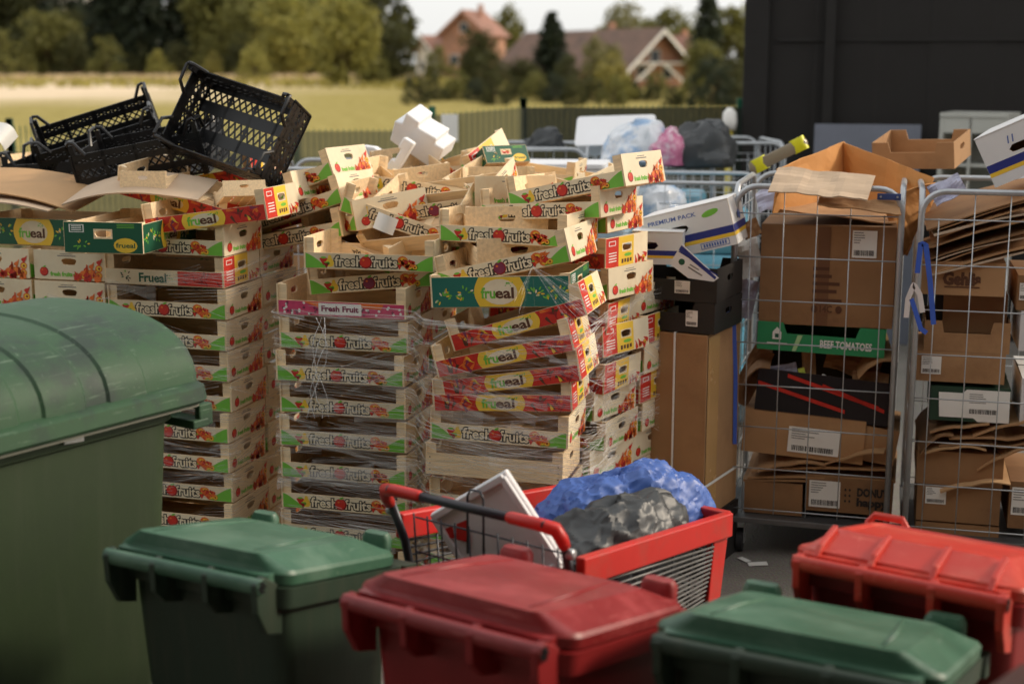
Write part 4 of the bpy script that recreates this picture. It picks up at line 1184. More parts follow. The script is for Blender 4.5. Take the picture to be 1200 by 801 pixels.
lc, yw, wk = bin_at((932, 655), (1178, 711)); wheelie_bin(lc, yw + 4, BINRED2, BINREDB, 'bright scarlet wheeled bin with ribbed lid before the roll cages', 'loop', .80, wk)
wheelie_bin((1.0, 2.06, 0), -30, BINBROWN, BINBROWN, 'dark brown wheeled bin at the picture corner', 'green2').scale.z = 1.2

# ---------------------------------------------------------------- big domed container
def container():
    a, b = atZ(0, 522, 1.2), atZ(232, 463, 1.2)
    yaw = math.atan2(b.y - a.y, b.x - a.x)
    t = thing('waste_container', 'large green waste container with a worn domed lid', 'waste container', (b.x, b.y, 0), (0, 0, yaw))
    # local: front top edge along x from -L to 0 at y = 0, back at y = D
    L, D = 1.36, 1.02
    mb = MB()
    mb.loft([rr(1.12, .80, .08, .22, -L / 2, D / 2), rr(1.16, .84, .09, .26, -L / 2, D / 2), rr(1.27, .92, .10, 1.12, -L / 2, D / 2), rr(1.30, .95, .10, 1.13, -L / 2, D / 2), rr(1.31, .96, .10, 1.185, -L / 2, D / 2)], 0)
    mb.build('body', CONTBODY, t, auto=40)
    # barrel lid: arc across y, along x with stepped ribs
    mb = MB()
    def sec(x, lift, n=22):
        pts = []
        hgt, dd = .250 + lift, D / 2 + lift
        for i in range(n + 1):
            th = PI * i / n
            c, s_ = math.cos(th), math.sin(th)
            y = D / 2 - dd * (abs(c) ** .85) * (1 if c > 0 else -1)
            pts.append((x, y, 1.215 + hgt * s_ ** .72))
        return pts
    xs = []
    e = .012
    xs.append((0.03, -.10)); xs.append((.025, -.03)); xs.append((.0, .0)); xs.append((-.03, .004))
    x = -.03
    for k in range(5):
        x0 = -.22 - k * .235
        xs += [(x0 + .010, .003), (x0, .010), (x0 - .140, .010), (x0 - .150, .003)]
    xs += [(-L + .03, .004), (-L, 0), (-L - .025, -.03)]
    rings = []
    for x, lift in xs:
        r = sec(x, lift)
        rings.append(r)
    n = len(rings[0])
    b0 = len(mb.v)
    for r in rings: mb.v += r
    for i in range(len(rings) - 1):
        for j in range(n - 1):
            mb.f.append((b0 + i * n + j, b0 + (i + 1) * n + j, b0 + (i + 1) * n + j + 1, b0 + i * n + j + 1)); mb.m.append(0)
    mb.f.append(tuple(b0 + j for j in range(n))); mb.m.append(0)
    mb.f.append(tuple(b0 + (len(rings) - 1) * n + j for j in reversed(range(n)))); mb.m.append(0)
    lid = mb.build('lid', CONTGREEN, t, auto=32)
    # lid skirt
    mb = MB()
    mb.loft([rr(L + .07, D + .05, .06, 1.18, -L / 2, D / 2), rr(L + .085, D + .065, .06, 1.19, -L / 2, D / 2), rr(L + .075, D + .055, .06, 1.232, -L / 2, D / 2), rr(L + .04, D + .01, .06, 1.25, -L / 2, D / 2)], 0)
    mb.build('lid_skirt', CONTGREEN, lid, auto=40)
    mb = MB(); mb.loft([rr(L + .05, D + .03, .06, 1.168, -L / 2, D / 2), rr(L + .05, D + .03, .06, 1.181, -L / 2, D / 2)], 0); mb.build('rim_edge', mat('dusty_edge', srgb(128, 128, 116), .8), lid)
    # lifting lug at the end, a loop handle
    for yy in (.10, D - .10):
        mb = MB()
        mb.box((.02, yy, 1.10), (.07, .18, .03)); mb.box((.045, yy - .075, 1.125), (.06, .025, .075)); mb.box((.045, yy + .075, 1.125), (.06, .025, .075)); mb.box((.068, yy, 1.145), (.02, .16, .03))
        mb.build('lifting_lug', CONTGREEN, t, bevel=.006)
    mb = MB(); mb.box((-.56, .020, 1.135), (.07, .004, .05)); mb.build('paper_tag', PWHITE, t, M=Matrix.Rotation(R(4), 4, 'Y') @ Matrix.Identity(4))
    for sx in (-L + .2, -.2):
        for sy in (.2, D - .2):
            mb = MB(); mb.tube([(sx - .025, sy, .10), (sx + .025, sy, .10)], .10, 18); wh = mb.build('castor', RUBBER, t, auto=40)
            mb = MB(); mb.box((sx, sy, .20), (.08, .09, .06)); mb.build('bracket', DSTEEL, wh)
    return t
container()

# ---------------------------------------------------------------- shopping cart with a red basket
def cart():
    ax = Vector((.60, .80, 0)).normalized()
    lf = Vector((-ax.y, ax.x, 0))
    hp = Vector((-.14, 3.95, 0))     # middle of the handle
    M = Matrix(((ax.x, lf.x, 0, hp.x), (ax.y, lf.y, 0, hp.y), (0, 0, 1, 0), (0, 0, 0, 1)))
    t = thing('shopping_cart', 'red plastic shopping cart holding a white lid and bags', 'shopping cart', M=M)
    xr, xf, wr, wf = .10, 1.06, .34, .30     # rear, front, half widths at the rim
    zr, zf = .885, .765; zb = .46; wb = .8
    P = lambda x, s, z: Vector((x, s * (wr + (wf - wr) * (x - xr) / (xf - xr)), z))
    Zr = lambda x: zr + (zf - zr) * (x - xr) / (xf - xr)
    # red top rim, one mesh round the basket
    def railbar(mb, p, q, h, th, out):
        d = (q - p); n = d.cross(Vector((0, 0, 1))).normalized()
        dn = Vector((0, 0, -h))
        mb.loft([[p + n * th / 2, p - n * th / 2, p - n * th / 2 + dn, p + n * th / 2 + dn], [q + n * th / 2, q - n * th / 2, q - n * th / 2 + dn, q + n * th / 2 + dn]], 0)
    mb = MB()
    a, b, c, d = P(xr, -1, zr), P(xf, -1, zf), P(xf, 1, zf), P(xr, 1, zr)
    railbar(mb, a, b, .085, .032, 1); railbar(mb, b, c, .085, .032, 1); railbar(mb, c, d, .085, .032, 1)
    mb.build('rim', CARTRED, t, bevel=.006)
    # red corner uprights and base frame
    for s in (-1, 1):
        mb = MB()
        p = P(xf, s, zf - .03); q = Vector((xf - .015, s * wf * .95, zb)); p0 = P(xf - .10, s, zf - .03); q0 = Vector((xf - .115, s * wf * .97, zb))
        mb.loft([[p + Vector((.01, 0, 0)), p - Vector((0, s * .03, 0)), p0 - Vector((0, s * .03, 0)), p0], [q, q - Vector((0, s * .03, 0)), q0 - Vector((0, s * .03, 0)), q0]], 0)
        mb.build('corner_upright', CARTRED, t, bevel=.006)
    mb = MB()
    mb.tube([(xr + .05, -wr * .8, zb), (xf - .1, -wf * .85, zb), (xf - .1, wf * .85, zb), (xr + .05, wr * .8, zb)], .012, 8, closed=True); mb.build('basket_base', CARTGREY, t, smooth=True)
    # wire sides
    for s in (-1, 1):
        mb = MB()
        for k in range(14):
            f = (k + .5) / 14; 
            z0_ = zb + (Zr(xr) - .085 - zb) * f; z1_ = zb + (Zr(xf) - .085 - zb) * f
            g = .9 + .1 * f
            mb.tube([(xr + .03, s * wr * g, z0_), (xf - .11, s * (wr + (wf - wr) * .88) * g, z1_)], .0042, 5, 1)
        for k in range(7):
            x = xr + .03 + (xf - .14 - xr) * k / 6; yw_ = s * (wr + (wf - wr) * (x - xr) / (xf - xr))
            mb.tube([(x, yw_ * .90, zb), (x, yw_ * .985, Zr(x) - .07)], .0032, 5, 0)
        mb.build('wire_side', [CARTGREY, DSTEEL], t, smooth=True)
    mb = MB()
    for k in range(14):
        x = xr + .05 + (xf - .16 - xr) * k / 13; mb.tube([(x, -wr * .75, zb), (x, wr * .75, zb)], .003, 5)
    for k in range(7):
        y = -wf * .8 + wf * 1.6 * k / 6; mb.tube([(xr + .05, y, zb), (xf - .1, y, zb)], .003, 5)
    mb.build('wire_floor', CARTGREY, t, smooth=True)
    mb = MB()
    for k in range(9):
        f = (k + .5) / 9; z = zb + (zf - .085 - zb) * f; y = wf * (.85 + .15 * f); mb.tube([(xf - .07 * (1 - f), -y, z), (xf - .07 * (1 - f), y, z)], .0032, 5)
    mb.build('wire_front', CARTGREY, t, smooth=True)
    # rear flap (hangs in from the handle)
    mb = MB()
    for k in range(11):
        y = -.27 + .054 * k; mb.tube([(xr + .02, y, zb + .03), (xr - .01, y, .90)], .0032, 5)
    for z in (.55, .66, .77, .88): mb.tube([(xr + .01, -.28, z), (xr + .01, .28, z)], .0032, 5)
    for y in (.02,): mb.tube([(xr - .02, y - .03, .82), (xr - .02, y - .03, 1.0), (xr - .02, y - .018, 1.02), (xr - .02, y + .018, 1.02), (xr - .02, y + .03, 1.0), (xr - .02, y + .03, .82)], .004, 6)
    mb.build('rear_flap', CARTGREY, t, smooth=True)
    # handle
    mb = MB(); mb.tube([(0, -.29, .995), (0, .29, .995)], .0145, 12); mb.build('handle', mat('handle_black', srgb(48, 44, 52), .4), t, smooth=True)
    for s in (-1, 1):
        mb = MB()
        mb.tube([(0, s * .16, .995), (0, s * .17, .995), (.0, s * .27, .995), (.015, s * .315, .985), (.03, s * .325, .955), (.045, s * .325, .93)], [.0145, .018, .019, .021, .020, .018], 12); mb.build('handle_end', CARTRED, t, smooth=True)
        mb = MB(); mb.tube([(.045, s * .322, .94), (.10, s * .315, .80), (.16, s * .29, .46), (.20, s * .27, .20)], .014, 9); mb.build('upright', CARTGREY, t, smooth=True)
        mb = MB(); mb.tube([(.06, s * .327, .905), (.06, s * .345, .905)], .016, 10); mb.build('bolt', STEEL, t, smooth=True)
        mb = MB(); mb.tube([(.10, s * .27, .20), (xf - .12, s * .19, .22)], .015, 8); mb.build('chassis_rail', CARTGREY, t, smooth=True)
        mb = MB(); mb.tube([(xf - .2, s * .2, .22), (xf - .16, s * .2, .46)], .013, 8); mb.build('front_post', CARTGREY, t, smooth=True)
        for x in (.14, xf - .16):
            mb = MB(); mb.tube([(x, s * .24 - .014, .0625), (x, s * .24 + .014, .0625)], .0625, 16); wh = mb.build('wheel', RUBBER, t, auto=40)
            mb = MB(); mb.box((x, s * .24 - .02, .13), (.03, .004, .15)); mb.box((x, s * .24 + .02, .13), (.03, .004, .15)); mb.box((x, s * .24, .205), (.04, .044, .01)); mb.build('fork', STEEL, wh)
    # small red child-seat flap seen between the rear wires
    for y in (.14, .20):
        mb = MB(); mb.box((xr + .07, y, .88), (.012, .05, .13)); mb.build('seat_flap', CARTRED, t, bevel=.005)
    return M
CM = cart()
# things lying in the cart
def crumple(fn, nu, nv, name, m, M, amp, seed, label, cat, fr=(9, 7), lumpy=0.0):
    """sagging bag: broad folds, bulges pressing through, creases where the film is drawn tight between them"""
    from mathutils import noise
    mb = MB(); c = Vector(fn(.5, .5)) * .3
    def cell(q):
        d, _ = noise.voronoi(q); return d[0], d[1] - d[0]
    def g(u, v):
        p = Vector(fn(u, v)); s = Vector((seed, seed * .7, 0))
        w_ = Vector((noise.noise(p * 6 + s), noise.noise(p * 6 - s), 0)) * .06
        d1, e1 = cell((p + w_) * fr[0] + s); d2, e2 = cell((p + w_ * .7) * fr[0] * 2.3 + s * 2)
        k = .9 * noise.noise(p * fr[1] + s) + lumpy * (.55 - d1 * 1.1) + (1 - lumpy) * (.5 - min(e1, .5) * 1.6) + .30 * (.35 - min(e2, .35) * 2.2)
        d = (p - c + Vector((0, 0, .1))).normalized()
        return p + d * amp * k
    mb.grid(g, nu, nv)
    return tag(mb.build(name, m, M=M, auto=30, solid=.002), label, cat)
t = thing('foam_slab', 'white foam box lid leaning on its corner in the cart', 'foam lid', M=put((0, 0, 0), 584, 630, 4.12, -38, 33, 12) @ Matrix.Scale(.88, 4))
mb = MB(); mb.loft([rr(.40, .030, .012, -.19), rr(.40, .030, .012, .19)], 0)
mb.build('panel', FOAM, t, bevel=.004)
mb = MB(); 
for a, b in (((-.19, -.175), (.19, -.175)), ((-.19, .175), (.19, .175)), ((-.185, -.175), (-.185, .175)), ((.185, -.175), (.185, .175))): mb.bar((a[0], -.022, a[1]), (b[0], -.022, b[1]), .014, .026, 0, (0, 0, 1) if a[1] == b[1] else (1, 0, 0))
mb.build('raised_edge', FOAM, t, bevel=.004)
def bagshape(rx, ry, h, droop=.15, sharp=.6):
    def fn(u, v):
        a = 2 * PI * u; th = v * PI / 2
        r = math.cos(th) ** sharp
        return (rx * r * math.cos(a) * (1 + .12 * math.sin(3 * a + 1)), ry * r * math.sin(a) * (1 + .1 * math.cos(2 * a)), h * math.sin(th) * (1 + .1 * math.cos(a)) - droop * (1 - v) ** 2)
    return fn
bp = atY(728, 585, 4.66); crumple(bagshape(.33, .18, .165, .10, .75), 120, 50, 'blue_bag', BLUEBAG, frame((bp.x, bp.y, .735), 20), .042, 3, 'crumpled blue plastic bag on top of the cart load', 'plastic bag', (13, 6), .75)
bp = atY(722, 612, 4.38); crumple(bagshape(.30, .15, .13, .10, .8), 110, 46, 'black_bag', BLACKBAG, frame((bp.x, bp.y, .74), 36), .042, 8, 'black plastic bag sagging before the blue bag in the cart', 'plastic bag', (8, 5), .1)
bp = M_ = CM @ Vector((.55, 0, 0)); crumple(bagshape(.30, .19, .26, .02, .4), 40, 20, 'black_bag', mat('grey_bag_plastic', srgb(92, 98, 112), .35, var=.15), frame((bp.x, bp.y, .475), 52), .04, 15, 'grey plastic bag filling the cart behind its side wires', 'plastic bag', (8, 5))
# ---------------------------------------------------------------- boxes of board
def ship_label(parent, F, u0, v0, u1, v1, rg, name='shipping_label', dark=.5):
    """white paper label with small print bars and a bar code; F(u, v, layer)"""
    mb = MB(); rect(mb, F, u0, v0, u1, v1, 2, 0)
    w_, h_ = u1 - u0, v1 - v0
    for k in range(5):
        v = v0 + h_ * (.90 - .09 * k); rect(mb, F, u0 + w_ * .06, v, u0 + w_ * rg.uniform(.3, .6), v + h_ * .03, 3, 1)
    x = u0 + w_ * .08
    while x < u1 - w_ * .1:
        b = w_ * rg.choice([.012, .02, .03]); rect(mb, F, x, v0 + h_ * .08, x + b, v0 + h_ * .28, 3, 2); x += b + w_ * rg.choice([.012, .02])
    return mb.build(name, [PWHITE, PGREY, INK], parent)
def faceF(w_, d_, z0=0):
    """front face of a box whose local origin is the middle of its base"""
    return lambda u, v, l: (u, -d_ / 2 - .0006 * l - .0040, z0 + v)
def cbox(name, label, cat, M, size, m, group=None, th=.004, bevel=.003, tape=True, jig=.004, closed=True):
    """a closed carton with slightly bulged walls and meeting top flaps"""
    w_, d_, h_ = size
    t = thing(name, label, cat, M=M, group=group)
    rg = random.Random(len(label) * 7 + len(name))
    mb = MB()
    n = 4
    def side(ax):
        def f(u, v):
            b = .006 * math.sin(PI * u) * math.sin(PI * v) * rg.choice([1])
            x = (u - .5) * w_ if ax in 'fb' else (u - .5) * d_
            z = v * h_
            if ax == 'f': return (x, -d_ / 2 - b * .5, z)
            if ax == 'b': return (-x, d_ / 2 + b * .5, z)
            if ax == 'r': return (w_ / 2 + b * .5, x, z)
            return (-w_ / 2 - b * .5, -x, z)
        return f
    for a in 'frbl': mb.grid(side(a), n, n)
    mb.poly([(-w_ / 2, -d_ / 2, 0), (-w_ / 2, d_ / 2, 0), (w_ / 2, d_ / 2, 0), (w_ / 2, -d_ / 2, 0)])
    mb.build('carton', m, t, smooth=False)
    if closed:
        for s in (-1, 1):
            mb = MB()
            lift = rg.uniform(.0, .012)
            mb.loft([[(-w_ / 2 + .001, s * d_ / 2, h_), (w_ / 2 - .001, s * d_ / 2, h_), (w_ / 2 - .001, s * .0015, h_ + lift + .002), (-w_ / 2 + .001, s * .0015, h_ + lift + .002)],
                     [(-w_ / 2 + .001, s * d_ / 2, h_ + th), (w_ / 2 - .001, s * d_ / 2, h_ + th), (w_ / 2 - .001, s * .0015, h_ + lift + th), (-w_ / 2 + .001, s * .0015, h_ + lift + th)]], 0)
            mb.build('flap', m, t)
    return t
def tray(name, label, cat, M, size, m, group=None, notch=True, high=1.0, m_in=None):
    """open display tray: front wall cut lower in its middle, closed ends with hand holes"""
    w_, d_, h_ = size; t = thing(name, label, cat, M=M, group=group); th = .005
    for s in (-1, 1):
        mb = MB(); y = s * (d_ / 2 - th / 2)
        lo = h_ * .62 if notch else h_
        pts = [(-w_ / 2, 0), (w_ / 2, 0), (w_ / 2, h_), (w_ * .30, h_), (w_ * .27, lo), (-w_ * .27, lo), (-w_ * .30, h_), (-w_ / 2, h_)]
        # slot at the bottom middle
        mb.prism([(x, y - th / 2, z) for x, z in pts], (0, th, 0))
        mb.build('long_side', m, t)
        mb = MB()
        holed_plate(mb, d_ - 2 * th - .002, h_, th, (0, h_ * .62, .04, min(.014, h_ * .14)), (lambda u, v, d: (w_ / 2 - d, u, v)) if s > 0 else (lambda u, v, d: (-w_ / 2 + d, -u, v)))
        mb.build('end_wall', m, t)
    mb = MB(); mb.box((0, 0, .003), (w_ - 2 * th - .002, d_ - 2 * th - .002, .004)); mb.build('base', m_in or m, t)
    return t
def board_sheet(name, label, M, size, m, bend=.0, group=None, th=.006, seed=1, crease=0):
    from mathutils import noise
    w_, d_ = size; mb = MB()
    def f(u, v):
        x, y = (u - .5) * w_, (v - .5) * d_
        z = bend * math.sin(PI * u) + .012 * noise.noise(Vector((x * 3 + seed, y * 3, seed)))
        if crease and u > crease: z += (u - crease) * w_ * .5
        return (x, y, z)
    mb.grid(f, 14, 6)
    return tag(mb.build(name, m, M=M, solid=th), label, 'cardboard', group)

# tall brown box with a white strap, black fruit boxes, white boxes
Y0 = 6.05
Mb = frame((.755, 6.33, .262), -30)
cbox('storage_box', 'low black box under the tall brown box', 'box', frame((.755, 6.33, .004), -30), (.46, .42, .25), BLACKB)
bx = cbox('cardboard_box', 'tall brown box bound with a white strap beside the roll cage', 'box', Mb, (.44, .40, .83), CARD)
for (a, b, c, d) in ((-.223, .25, .223, .262),):
    mb = MB(); z = .15
    mb.loft([rr(.454, .414, .003, z), rr(.454, .414, .003, z + .014)], 0, False, False); mb.build('strap', PWHITE, bx)
mb = MB(); x = .07
mb.tube([(x, -.2075, .0), (x, -.2075, .838), (x, .2075, .838)], .005, 5); mb.build('strap', PWHITE, bx)
mb = MB(); blob(mb, lambda u, v, l: (u, -.2045 - .0006 * l, v), -.09, .60, .016, .02, 2, 0, 12); mb.build('hole_shade_disc', DARKHOLE, bx)  # flat dark disc stands in for the shade inside a hole
mb = MB(); rect(mb, lambda u, v, l: (.2235, u, v), -.19, .02, -.06, .825, 1, 0); mb.build('tape', SUNLIT_STRIP, bx)  # sunlit strip of the box side, put in as a lighter colour
bt = tray('fruit_box', 'lower black fruit box with a white label on the tall brown box', 'fruit box', frame((.755, 6.31, 1.103), -28), (.46, .36, .135), BLACKB, 'black fruit boxes on the brown box')
ship_label(bt, faceF(.46, .36), .10, .03, .155, .10, random.Random(2))
bt = tray('fruit_box', 'upper black fruit box with a white label under the white box', 'fruit box', frame((.75, 6.31, 1.240), -26), (.47, .37, .15), BLACKB, 'black fruit boxes on the brown box')
ship_label(bt, faceF(.47, .37), .045, .035, .115, .09, random.Random(3))
BW = 'white produce boxes on the black fruit boxes'
def banana_box(label, M, size, txt, rg, marks=True, texts=True):
    w_, d_, h_ = size
    t = thing('produce_box', label, 'box', M=M, group=BW)
    mb = MB(); th = .005
    for s in (-1, 1):
        holed_plate(mb, w_, h_, th, (-.04, h_ * .58, .045, .016), (lambda u, v, d: (u, -d_ / 2 + d, v)) if s < 0 else (lambda u, v, d: (-u, d_ / 2 - d, v)), 0, 1)
        holed_plate(mb, d_ - .012, h_, th, (0, h_ * .58, .03, .014), (lambda u, v, d: (w_ / 2 - d, u, v)) if s > 0 else (lambda u, v, d: (-w_ / 2 + d, -u, v)), 0, 1)
    mb.build('wall', [WBOARD, CARD_IN], t)
    mb = MB(); mb.box((0, 0, h_ + .0035), (w_ + .004, d_ + .004, .006)); mb.build('lid', WBOARD, t, bevel=.002)
    mb = MB(); mb.box((0, 0, .004), (w_ - .012, d_ - .012, .005)); mb.build('base', CARD_IN, t)
    F = lambda u, v, l: (u, -d_ / 2 - .0006 * l, v); G = lambda u, v, l: (w_ / 2 + .0006 * l, u, v)
    mb = MB()
    for Fx, wd in ((F, w_), (G, d_)):
        rect(mb, Fx, -wd / 2 + .001, h_ * .28, wd / 2 - .001, h_ * .44, 1, 1); rect(mb, Fx, -wd / 2 + .001, h_ * .20, wd / 2 - .001, h_ * .28, 1, 2)
    if texts:
        put_text(mb, 'PREMIUM PACK', F, -w_ * .42, w_ * .12, h_ * .80, h_ * .09, 1, 3, .02)
        blob(mb, F, w_ * .28, h_ * .80, w_ * .10, h_ * .07, 1, 4, 12, .2)
        for a in (0, 1): rect(mb, F, w_ * (.10 + .0), h_ * (.045 + .12 * a), w_ * .42, h_ * (.06 + .12 * a), 1, 3)
        for a in (0, 1): rect(mb, F, w_ * (.10 + .315 * a), h_ * .045, w_ * (.108 + .315 * a), h_ * .18, 1, 3)
        for k in range(9): rect(mb, F, w_ * (.13 + .03 * k), h_ * .075, w_ * (.15 + .03 * k), h_ * .15, 1, 3)
        blob(mb, G, d_ * .1, h_ * .6, d_ * .12, h_ * .12, 1, 3, 10)
    else:
        if marks:
            put_text(mb, 'P', F, w_ * .24, w_ * .28, h_ * .82, h_ * .10, 1, 3, .02); put_text(mb, 'T', F, w_ * .26, w_ * .32, h_ * .52, h_ * .16, 1, 3, .04)
            put_text(mb, '11', F, -w_ * .2, -w_ * .12, h_ * .7, h_ * .14, 1, 3, .02, .3)
    mb.build('print', [WBOARD, PBLUE, PYEL, mat('print_mid_blue', srgb(84, 110, 176), .5), PGREEN], t)
    return t
banana_box('white box with blue and yellow stripe tilted against the roll cage post', put((0, -.17, .10), 806, 272, 6.22, -18, 15), (.40, .32, .20), 'x', random.Random(4))
bt = banana_box('white box with a blue base under the tilted striped box', frame((.66, 6.28, 1.392), -14), (.22, .22, .14), 'x', random.Random(5), marks=False, texts=False)
t = thing('box_flap', 'torn white and blue box piece leaning below the striped box', 'box piece', M=put((0, 0, 0), 815, 312, 6.02, -16, -30))
mb = MB(); mb.prism([(-.10, 0, .05), (.11, 0, .01), (.10, 0, -.015), (0, 0, -.06), (-.10, 0, -.05)], (0, .005, 0)); mb.build('panel', WBOARD, t)
mb = MB(); F = lambda u, v, l: (u, -.0006 * l, v)
rect(mb, F, -.095, .015, .10, .02, 1, 0); apple(mb, F, -.05, -.02, .012, 1) if False else None
mb.poly([F(-.098, .046, 1), F(.10, .008, 1), F(.10, -.004, 1), F(-.098, .022, 1)], 0)
rect(mb, F, -.025, -.022, .045, -.016, 1, 1); rect(mb, F, -.025, -.008, .02, -.003, 1, 1)
blob(mb, F, -.06, -.015, .014, .014, 1, 2, 10)
mb.build('print', [PBLUE, PGREY, PDGREEN], t)

# ---------------------------------------------------------------- roll cages
GC = 'steel roll cages'
def roll_cage(M, label, wd=.72, dp=.80, ht=1.72, rows=8, cols=5):
    t = thing('roll_cage', label, 'roll cage', M=M, group=GC)
    zb = .19; r = .0135; rc = .10
    def uframe(x0, x1, y0, y1, name):
        p, q = Vector((x0, y0, 0)), Vector((x1, y1, 0)); d = (q - p).normalized()
        pts = [p + Vector((0, 0, zb))]
        for i in range(7):
            a = R(90 * i / 6); pts.append(p + d * (rc - rc * math.cos(a)) + Vector((0, 0, ht - rc + rc * math.sin(a))))
        for i in range(7):
            a = R(90 * i / 6); pts.append(q - d * (rc - rc * math.sin(a)) + Vector((0, 0, ht - rc + rc * math.cos(a))))
        pts.append(q + Vector((0, 0, zb)))
        mb = MB(); mb.tube(pts, r, 9); f = mb.build(name, STEEL, t, smooth=True)
        mb = MB(); ln = (q - p).length
        for k in range(rows):
            z = zb + .04 + (ht - zb - .16) * k / (rows - 1); mb.tube([p + d * .008 + Vector((0, 0, z)), q - d * .008 + Vector((0, 0, z))], .0033, 5)
        for k in range(cols):
            s_ = ln * (k + .5) / cols; e = p + d * s_
            mb.tube([e + Vector((0, 0, zb + .02)), e + Vector((0, 0, ht - .115 if k in (0, cols - 1) else ht - .01))], .0026, 5)
        mb.build('wire_mesh', STEEL, f, smooth=True)
        return f
    W2, D2 = wd / 2, dp / 2
    uframe(-W2, W2, -D2, -D2, 'gate_frame')
    uframe(-W2, W2, D2, D2, 'panel_frame')
    uframe(-W2, -W2, -D2 + .03, D2 - .03, 'panel_frame'); uframe(W2, W2, -D2 + .03, D2 - .03, 'panel_frame')
    mb = MB(); mb.box((0, 0, .175), (wd + .03, dp + .02, .028)); mb.build('base_deck', DSTEEL, t, bevel=.004)
    for sx in (-1, 1):
        for sy in (-1, 1):
            x, y = sx * (W2 - .06), sy * (D2 - .07)
            mb = MB(); mb.tube([(x - .015, y, .055), (x + .015, y, .055)], .055, 16); c = mb.build('castor', RUBBER, t, auto=40)
            mb = MB(); mb.box((x - .02, y, .10), (.004, .05, .11)); mb.box((x + .02, y, .10), (.004, .05, .11)); mb.box((x, y, .156), (.07, .07, .008)); mb.build('fork', STEEL, c)
    return t
YC = -15.7
fr1 = (Vector((.99, 6.36, 0)) + Vector((1.70, 6.16, 0))) / 2
bk = Vector((math.sin(R(-YC)), math.cos(R(YC)), 0))
C1 = frame(fr1 + bk * .40, YC); C2 = frame(Vector((2.095, 5.99, 0)) + bk * .40, YC + 1)
roll_cage(C1, 'roll cage with the large labelled brown box, nearest the tall brown box')
roll_cage(C2, 'roll cage loaded with flattened boards and small boxes, blue strap on its post')
def inb(C, px0, py0, px1, py1, ly=-.34):
    """local x range and z range of a pixel rectangle on the plane y = ly in cage C"""
    x0, z1 = hit((px0 + px1) / 2, py0, C, ly); x1, z0 = hit((px0 + px1) / 2, py1, C, ly)
    a, _ = hit(px0, (py0 + py1) / 2, C, ly); b, _ = hit(px1, (py0 + py1) / 2, C, ly)
    return a, b, z0, z1
def in_cage(C, px0, py0, px1, py1, dep, ly=-.34, roll=0., yaw=0., tilt=0.):
    a, b, z0, z1 = inb(C, px0, py0, px1, py1, ly)
    M = C @ frame(((a + b) / 2, ly + dep / 2, z0), yaw, roll, tilt)
    return M, (b - a, dep, z1 - z0)
G1, G2 = 'packaging inside the first roll cage', 'packaging inside the second roll cage'
# first cage, from the deck up
M, s = in_cage(C1, 944, 560, 1046, 601, .5); t = cbox('cardboard_box', 'brown box with white label and dark cheerful lettering on the cage deck', 'box', M, s, CARD_DK, G1)
F = faceF(s[0], s[1]); ship_label(t, F, -s[0] * .46, s[2] * .12, -s[0] * .10, s[2] * .88, random.Random(6))
mb = MB(); put_text(mb, 'DONUT', F, s[0] * .10, s[0] * .44, s[2] * .52, s[2] * .22, 1, 0, .05); put_text(mb, 'happy', F, s[0] * .10, s[0] * .44, s[2] * .24, s[2] * .22, 1, 0, .05); mb.build('lettering', [INK], t); mb = MB()
for i in range(3):
    for j in range(2): blob(mb, F, -s[0] * .04 + j * s[0] * .05, s[2] * (.35 + .16 * i), s[0] * .012, s[2] * .04, 1, 0, 8)
mb.build('print', [INK], t)
cb = in_cage(C1, 872, 566, 940, 602, .45); t = cbox('cardboard_box', 'dark brown box in the cage corner beside the lettered box', 'box', cb[0], cb[1], CARD_DK, G1)
for k, (x0, y0, x1, y1, rl, lb) in enumerate([(876, 548, 1050, 562, 3, 'folded brown board lying over the lettered box'), (880, 540, 1046, 551, 5, 'folded brown board, upper of two over the lettered box'), (870, 553, 1000, 566, 1, 'folded brown board sagging at the cage corner')]):
    M, s = in_cage(C1, x0, y0, x1, y1, .55, roll=rl); board_sheet('cardboard_sheet', lb, M, (s[0], .55), CARD, .012, G1, .010, k)
M, s = in_cage(C1, 869, 486, 1012, 536, .45, roll=-3); t = cbox('cardboard_box', 'long brown box with a wide white label in the cage middle', 'box', M, s, CARD, G1)
F = faceF(s[0], s[1]); ship_label(t, F, -s[0] * .12, s[2] * .12, s[0] * .30, s[2] * .72, random.Random(8))
M, s = in_cage(C1, 985, 500, 1048, 540, .4, -.33, -8); cbox('cardboard_box', 'dented small brown box at the end of the long labelled box', 'box', M, (s[0], .4, s[2]), CARD, G1)
M, s = in_cage(C1, 884, 440, 1046, 490, .5, roll=-4); t = tray('plastic_tray', 'black tray with thin red trim lines full of wrappings', 'tray', M, s, BLACKP, G1, notch=False)
F = faceF(s[0], s[1]); mb = MB()
for (a, b, c, d) in ((-.49, .62, .16, .18), (-.28, .86, .40, .36), (-.02, .72, .44, .30)):
    n = Vector((c - a, 0, 0)); mb.poly([F(s[0] * a, s[2] * b, 2), F(s[0] * c, s[2] * d, 2), F(s[0] * c, s[2] * (d + .09), 2), F(s[0] * a, s[2] * (b + .09), 2)], 0)
mb.build('trim', [PRED], t)
